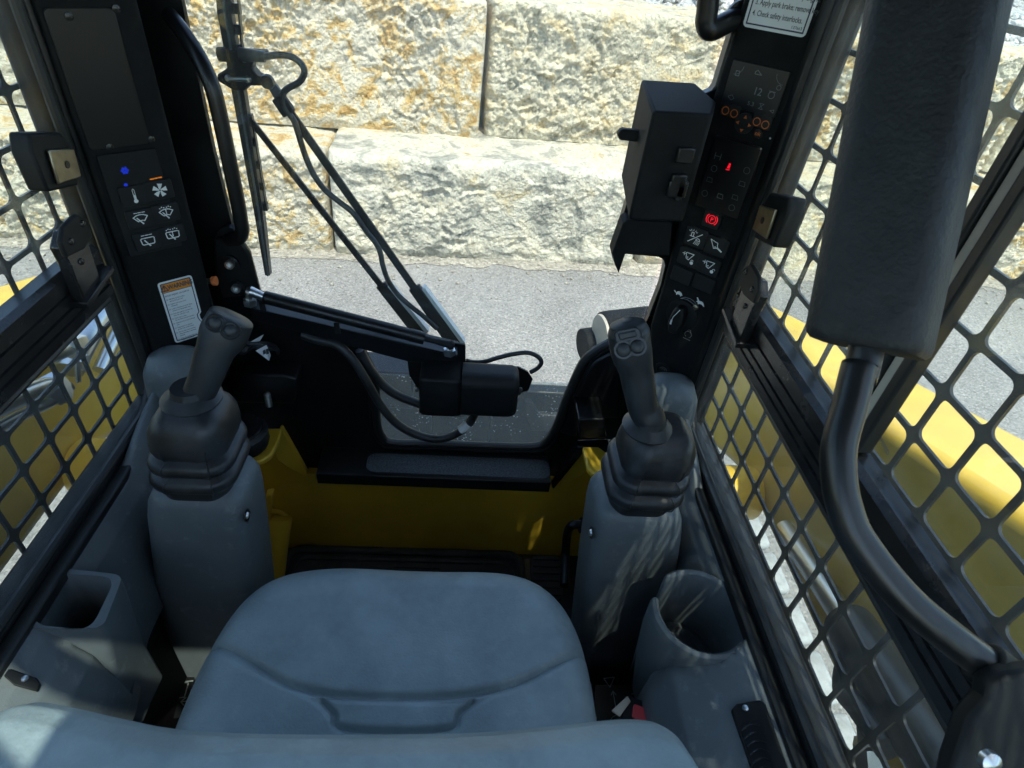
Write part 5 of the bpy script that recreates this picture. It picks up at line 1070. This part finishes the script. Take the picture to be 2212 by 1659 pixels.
jl_grip = mesh_obj('grip', grip(gp_, [(.021, .021), (.0185, .018), (.0185, .018), (.021, .020), (.0265, .022), (.025, .021), (.009, .009)], nl), 'grip_rubber', jl, smooth=80)
from mathutils.bvhtree import BVHTree
def hit(ob, q):
    me = ob.data; o = wloc(ob); bv = BVHTree.FromPolygons([v.co+o for v in me.vertices], [tuple(p.vertices) for p in me.polygons])
    d = ray(*q).normalized(); p, n, _, _ = bv.ray_cast(CAM, d); return (p, n if n.dot(d) < 0 else -n)
for q in ((1705, 1150), (1825, 1210)):
    c0, nl = hit(jl_grip, Q('c5', q)); nl = (nl+(CAM-c0).normalized()).normalized()
    mesh_obj('button', MB().lathe([(.0078, -.004), (.0112, -.004), (.0112, .0008), (.0098, .0022), (.0085, .0008), (.0078, .0004)], c0, nl, 28), 'rubber', jl, smooth=40)
    mesh_obj('button_cap', MB().lathe([(.001, -.004), (.0077, -.004), (.0074, .0012), (.005, .0034), (.001, .0042)], c0, nl, 24), 'grip_rubber', jl, smooth=60)
# right stick
jr = thing('joystick', 'right joystick with rocker and two buttons on a flat face', 'joystick', (cxr, cyr, 1.14), 'joysticks')
boot(jr, cxr, cyr, 1.26, .06)
h0 = ony((1398, 925), .55); h1 = ony((1389, 880), .555); h2 = ony((1376, 810), .565); h3 = ony((1363, 755), .57); h4 = ony((1358, 720), .575)
mesh_obj('collar', MB().lathe([(.001, 0), (.032, 0), (.033, .003), (.030, .006), (.022, .012), (.020, .02), (.001, .02)], Vector((h0.x, h0.y, 1.256)), (0, 0, 1), 32), 'rubber', jr)
nr = (CAM-h3).normalized()
jr_grip = mesh_obj('grip', grip([h0+Vector((0, 0, -.01)), h0+Vector((0, 0, .015)), h1, h2, h3, h4, h4+(h4-h3)*.55, h4+(h4-h3)*.85], [(.021, .021), (.0195, .0195), (.019, .0185), (.0205, .019), (.0245, .020), (.0248, .020), (.021, .016), (.007, .009)], nr), 'grip_rubber', jr, smooth=80)
f0, _n = hit(jr_grip, Q('c7', (1572, 300))); nr = (CAM-f0).normalized(); nr = (nr+_n*.5).normalized(); f0 += nr*.001
def onface(qs, h): return [onp(q, f0+nr*h, nr) for q in qs]
fcq = Q('c7', (1440, 225), (1475, 192), (1560, 170), (1625, 178), (1660, 215), (1695, 340), (1690, 380), (1650, 405), (1530, 428), (1485, 412))
mesh_obj('face_plate', MB().loft([onface(fcq, -.010), onface(fcq, .0015), [p.lerp(f0+nr*.002, .05) for p in onface(fcq, .002)]]), 'key_plastic', jr, bevel=.0008)
rk = mesh_obj('rocker_well', MB().prism(onface(Q('c7', (1455, 235), (1480, 210), (1610, 185), (1640, 200), (1655, 245), (1640, 262), (1490, 300), (1465, 285)), .0022), nr*.0003), 'screen_black', jr, smooth=0)
mesh_obj('rocker', MB().loft([onface(Q('c7', (1470, 232), (1615, 200), (1632, 250), (1490, 285)), .0025), onface(Q('c7', (1474, 234), (1612, 204), (1628, 248), (1493, 281)), .0055)]), 'grip_rubber', jr, bevel=.0012)
for q in ((1518, 357), (1628, 332)):
    c0 = onface([Q('c7', q)], .002)[0]
    bb = mesh_obj('button_ring', MB().lathe([(.0088, -.001), (.0108, -.001), (.0108, .0012), (.0088, .0012)], c0, nr, 28), 'screen_black', jr)
    mesh_obj('button', MB().lathe([(.001, -.001), (.0086, -.001), (.0082, .0024), (.006, .0040), (.001, .0048)], c0, nr, 24), 'grip_rubber', bb, smooth=60)

# ------------------------------------------------------------------ operator seat
seat = thing('operator_seat', 'blue-grey vinyl operator seat seen from above its backrest', 'seat', (-.01, .2, .5))
seamz = 1.0
seams = []
for pts, wd, dp in (([(150, 440), (210, 452), (330, 520), (470, 600), (570, 650), (720, 685), (900, 697), (1100, 700), (1400, 697), (1600, 680), (1760, 640), (1900, 580), (2060, 490), (2130, 480)], .0042, .0085),
                    ([(735, 722), (800, 790), (860, 862), (1370, 868), (1440, 790), (1512, 738)], .0036, .008), ([(735, 722), (1512, 738)], .0022, .0012), ([(560, 660), (700, 730), (770, 800), (835, 900)], .0025, .0018), ([(1640, 690), (1500, 770), (1430, 840), (1390, 900)], .0025, .0018)):
    P = [onz(q, seamz) for q in Q('r6', *pts)]; P = cr(P, 6) if len(P) > 2 and wd != .0045 else P; m_ = wd*3; seams.append(([(p.x, p.y) for p in P], wd, dp, (min(p.x for p in P)-m_, max(p.x for p in P)+m_, min(p.y for p in P)-m_, max(p.y for p in P)+m_)))
def seg_d(px, py, ax, ay, bx_, by):
    dx, dy = bx_-ax, by-ay; t = max(0, min(1, ((px-ax)*dx+(py-ay)*dy)/(dx*dx+dy*dy+1e-12))); return math.hypot(px-ax-dx*t, py-ay-dy*t)
def groove(x, y):
    g_ = 0
    for P, wd, dp, bb_ in seams:
        if x < bb_[0] or x > bb_[1] or y < bb_[2] or y > bb_[3]: continue
        d_ = min(seg_d(x, y, *P[i], *P[i+1]) for i in range(len(P)-1))
        if d_ < wd*3: g_ = max(g_, dp*math.exp(-(d_/wd)**2))
    return g_
SX, SW = -.0125, .2510; SY0, SY1 = .02, .530
# concentric rings of a superellipse-like outline
outl = []
for i in range(300):
    a = 2*math.pi*i/300; c_, s_ = math.cos(a), math.sin(a); e = 2/4.8
    x = SX+SW*math.copysign(abs(c_)**e, c_); yy = (SY0+SY1)/2+(SY1-SY0)/2*math.copysign(abs(s_)**(2/3.6), s_)
    taper = 1-.02*max(0, (yy-.28)/.23)**1.3; outl.append((SX+(x-SX)*taper, yy))
cyS = (SY0+SY1)/2; rings_ = []
NR = 170
for j in range(NR+1):
    s = 1-j/NR*.995; row = []
    for x, y in outl:
        X_, Y_ = SX+(x-SX)*s, cyS+(y-cyS)*s
        edge = 1-s; rnd = .055*(1-math.sqrt(max(0, 1-max(0, 1-edge/.20)**2)))
        fx = (X_-SX)/SW; fy = (Y_-cyS)/((SY1-SY0)/2)
        z = 1.008-rnd+.012*fx*fx-.010*max(0, fy)**2-.012*math.exp(-(fx/.55)**2-((fy-.1)/.7)**2)+.004*mnoise.noise(Vector((X_*9, Y_*9, 2)))
        z -= groove(X_, Y_)*(1 if edge > .04 else edge/.04)
        row.append(Vector((X_, Y_, z)))
    rings_.append(row)
side = [[Vector((SX+(x-SX)*k, cyS+(y-cyS)*k, z)) for x, y in outl] for z, k in ((.86, .90), (.90, .985), (.925, 1.004), (.95, 1.0))]
mesh_obj('cushion', MB().loft(side+rings_, True, True), 'seat_vinyl', seat, smooth=60)
mesh_obj('seat_base', MB().mm(-.21, .19, -.05, .42, .49, .86), 'black_plastic', seat, bevel=.02)
# backrest: slab with rounded shoulders
top_px = [(-60, 1640), (-20, 1600), (0, 1575), (20, 1545), (41, 1529), (71, 1518), (109, 1518), (180, 1532), (273, 1553), (384, 1574), (553, 1584), (806, 1586), (1016, 1582), (1160, 1571), (1290, 1557), (1343, 1553), (1390, 1555), (1420, 1563), (1445, 1582), (1466, 1611), (1485, 1640), (1505, 1675)]
tp = [onz(q, 1.315) for q in top_px]
def back(a, b):
    s = a*(len(tp)-1); i = min(int(s), len(tp)-2); p = tp[i].lerp(tp[i+1], s-i)
    yf_ = p.y; prof = [(.02, -.30), (.012, -.12), (.006, -.04), (0, 0), (-.008, .014), (-.022, .024), (-.05, .030), (-.09, .028), (-.125, .016), (-.14, -.01), (-.145, -.08), (-.13, -.30)]
    t = b*(len(prof)-1); k = min(int(t), len(prof)-2); f = t-k; dy = prof[k][0]*(1-f)+prof[k+1][0]*f; dz = prof[k][1]*(1-f)+prof[k+1][1]*f
    e = abs(a-.5)*2; sh = max(0, (e-.86)/.14)
    x = p.x
    yc_ = yf_+dy
    return Vector((x, yc_, 1.315+dz-.028*sh*sh))
tp_s = cr([Vector((p.x, p.y, p.z)) for p in tp], 4); tp = tp_s
mesh_obj('backrest', MB().grid(back, 120, 60), 'seat_vinyl', seat, smooth=180)
# seat side plates with printed operating symbols
sd1 = thing('seat_side_decal', 'black decal with white control symbols on the plate left of the seat', 'decal', onz(Q('r3', (1400, 1050)), .70))
P10 = [onz(q, .70) for q in Q('r3', (1330, 930), (1540, 935), (1480, 1250), (1150, 1300), (1000, 1250))]
mesh_obj('sheet', MB().prism(P10, (0, 0, .001)), 'screen_black', sd1, smooth=0)
pc = onz(Q('r3', (1448, 1030)), .7012); PD = Plate(pc, (1, .1, 0), (-.1, 1, 0)); mb = MB(); PD.stroke(mb, [(-.006, -.014), (.006, -.014), (.006, .010), (-.006, .010)], .002, 0, True); PD.stroke(mb, [(0, .012), (0, .02), (.008, .026)], .002, 0); PD.stroke(mb, [(-.012, .012), (.012, .012)], .002, 0)
pc2 = onz(Q('r3', (1340, 1130)), .7012); PD2 = Plate(pc2, (1, .1, 0), (-.1, 1, 0)); PD2.circ(mb, (0, 0), .013, .0012, 0); PD2.stroke(mb, [(-.004, -.006), (.004, -.006), (.004, .006), (-.004, .006)], .001, 0, True); PD2.stroke(mb, [(.018, -.002), (.034, -.002)], .0016, 0); PD2.stroke(mb, [(.024, .004), (.018, -.002), (.024, -.008)], .0016, 0)
mesh_obj('symbols', mb, 'print_grey', sd1, smooth=0)
lt = thing('seat_trim_panel', 'pale plastic trim panel in sunlight between the seat and left pedestal', 'trim', (-.29, .45, .6))
mesh_obj('panel', MB().mm(-.345, -.20, .36, .50, .60, .74), 'grey_plastic', lt, bevel=.008)
mesh_obj('seam_strip', MB().mm(-.345, -.20, .345, .358, .60, .735), 'grey_plastic', lt, bevel=.002)
sd2 = thing('seat_side_decal', 'black decal with white hydraulic symbols on the plate right of the seat', 'decal', onz(Q('r7', (450, 1120)), .80))
P11 = [onz(q, .80) for q in Q('r7', (290, 1000), (640, 1010), (760, 1150), (750, 1350), (280, 1350))]
mesh_obj('sheet', MB().prism(P11, (0, 0, .001)), 'screen_black', sd2, smooth=0)
mb = MB(); PD = Plate(onz(Q('r7', (450, 1110)), .8012), (1, 0, 0), (0, 1, 0)); PD.stroke(mb, [(-.002, -.012), (-.002, .012)], .0012, 0); PD.stroke(mb, [(-.006, .006), (-.002, .012), (.002, .006)], .0012, 0); PD.stroke(mb, [(-.014, .032), (.004, .034), (-.006, .018)], .0012, 0, True)
PD.stroke(mb, [(-.062, -.02), (-.036, -.02), (-.036, .024), (-.062, .024)], .001, 0, True); PD.circ(mb, (.0, -.04), .016, .0012, 0); PD.stroke(mb, [(.028, .008), (.062, .008)], .0014, 0); PD.circ(mb, (.04, .012), .004, .001, 0)
text_mb(mb, 'AUX HYD', PD.p(-.034, -.031, 0), PD.r, PD.u, .009, 'RIGHT'); text_mb(mb, 'AUX DETENT', PD.p(.022, -.014, 0), PD.r, PD.u, .008); PD.stroke(mb, [(-.02, -.045), (-.045, -.045)], .0018, 0); PD.stroke(mb, [(-.038, -.038), (-.045, -.045), (-.038, -.052)], .0018, 0)
mesh_obj('symbols', mb, 'print_grey', sd2, smooth=0)
sb = thing('seat_belt_buckle', 'black seat belt buckle with red button right of the seat', 'buckle', onz(Q('r7', (670, 1250)), .98))
c0 = onz(Q('r7', (650, 1240)), .96)
mesh_obj('case', MB().loft([ring(c0+Vector((0, 0, h)), (.9, -.3, 0), (.3, .9, 0), .026, .018, .006) for h in (-.05, 0, .006)]), 'black_plastic', sb, bevel=.002)
mesh_obj('release_button', MB().loft([ring(c0+Vector((.004, -.003, h)), (.9, -.3, 0), (.3, .9, 0), .018, .009, .003) for h in (.006, .010)]), 'red_plastic', sb, bevel=.001)
mesh_obj('tongue', MB().prism([c0+Vector(v) for v in ((-.03, -.004, .004), (-.012, .014, .004), (-.016, .02, .006), (-.04, .002, .006))], (0, 0, .004)), 'alu_beige', sb, bevel=.001)

# ------------------------------------------------------------------ restraint bar
rb = thing('restraint_bar', 'black restraint bar with a thick padded grip at the right', 'restraint bar', dep(2134, 1440, .36))
fb, ft = dep(1874, 740, .40), dep(2028, -10, .385)
fd = (ft-fb).normalized()
rb_path = cr([ft+fd*.05, fb, dep(1856, 790, .398), dep(1835, 876, .395), dep(1813, 960, .392), dep(1812, 1028, .39), dep(1824, 1095, .388), dep(1857, 1170, .386), dep(1965, 1303, .38), dep(2134, 1440, .375), dep(2290, 1560, .37)], 8)
mesh_obj('tube', MB().tube(rb_path, .0110, 20), 'gloss_black', rb, smooth=80)
fz = (CAM-(fb+ft)/2).normalized(); fu = fd.cross(fz).normalized(); fu = (fu+fz*.25).normalized(); fv = fd.cross(fu).normalized()
cen = [(fb-fd*.004, .90), (fb-fd*.001, .97), (fb+fd*.004, 1), (fb+(ft-fb)*.3, 1.01), (fb+(ft-fb)*.6, 1.03), (ft, 1.06), (ft+fd*.08, 1.06)]
mesh_obj('foam_pad', MB().loft([ring(c, fu, fv, .0355*k, .033*k, .017*k, 6) for c, k in cen]), 'foam_vinyl', rb, smooth=50)
pvb = dep(2190, 1560, .36)
mesh_obj('pivot_block', MB().prism([dep(*q, .352) for q in ((2140, 1476), (2176, 1456), (2300, 1440), (2300, 1800), (2040, 1800), (2062, 1659), (2096, 1556), (2136, 1512))], RW.col[2]*.016), 'black_plastic', rb, bevel=.004, seg=3)
mesh_obj('pivot_collar', MB().tube([dep(2120, 1428, .376), dep(2230, 1520, .372)], [.0150, .0158], 18), 'black_plastic', rb, bevel=.002)
mesh_obj('screw', MB().lathe([(.001, 0), (.006, 0), (.0055, .004), (.001, .006)], dep(2132, 1640, .335), -RW.col[2], 14), 'zinc', rb)

S.render.engine = 'CYCLES'
S.cycles.max_bounces = 6; S.cycles.diffuse_bounces = 5; S.cycles.glossy_bounces = 3; S.cycles.transparent_max_bounces = 12
S.cycles.use_adaptive_sampling = True; S.cycles.adaptive_threshold = .03; S.cycles.use_denoising = True
S.render.resolution_x = 1024; S.render.resolution_y = 768
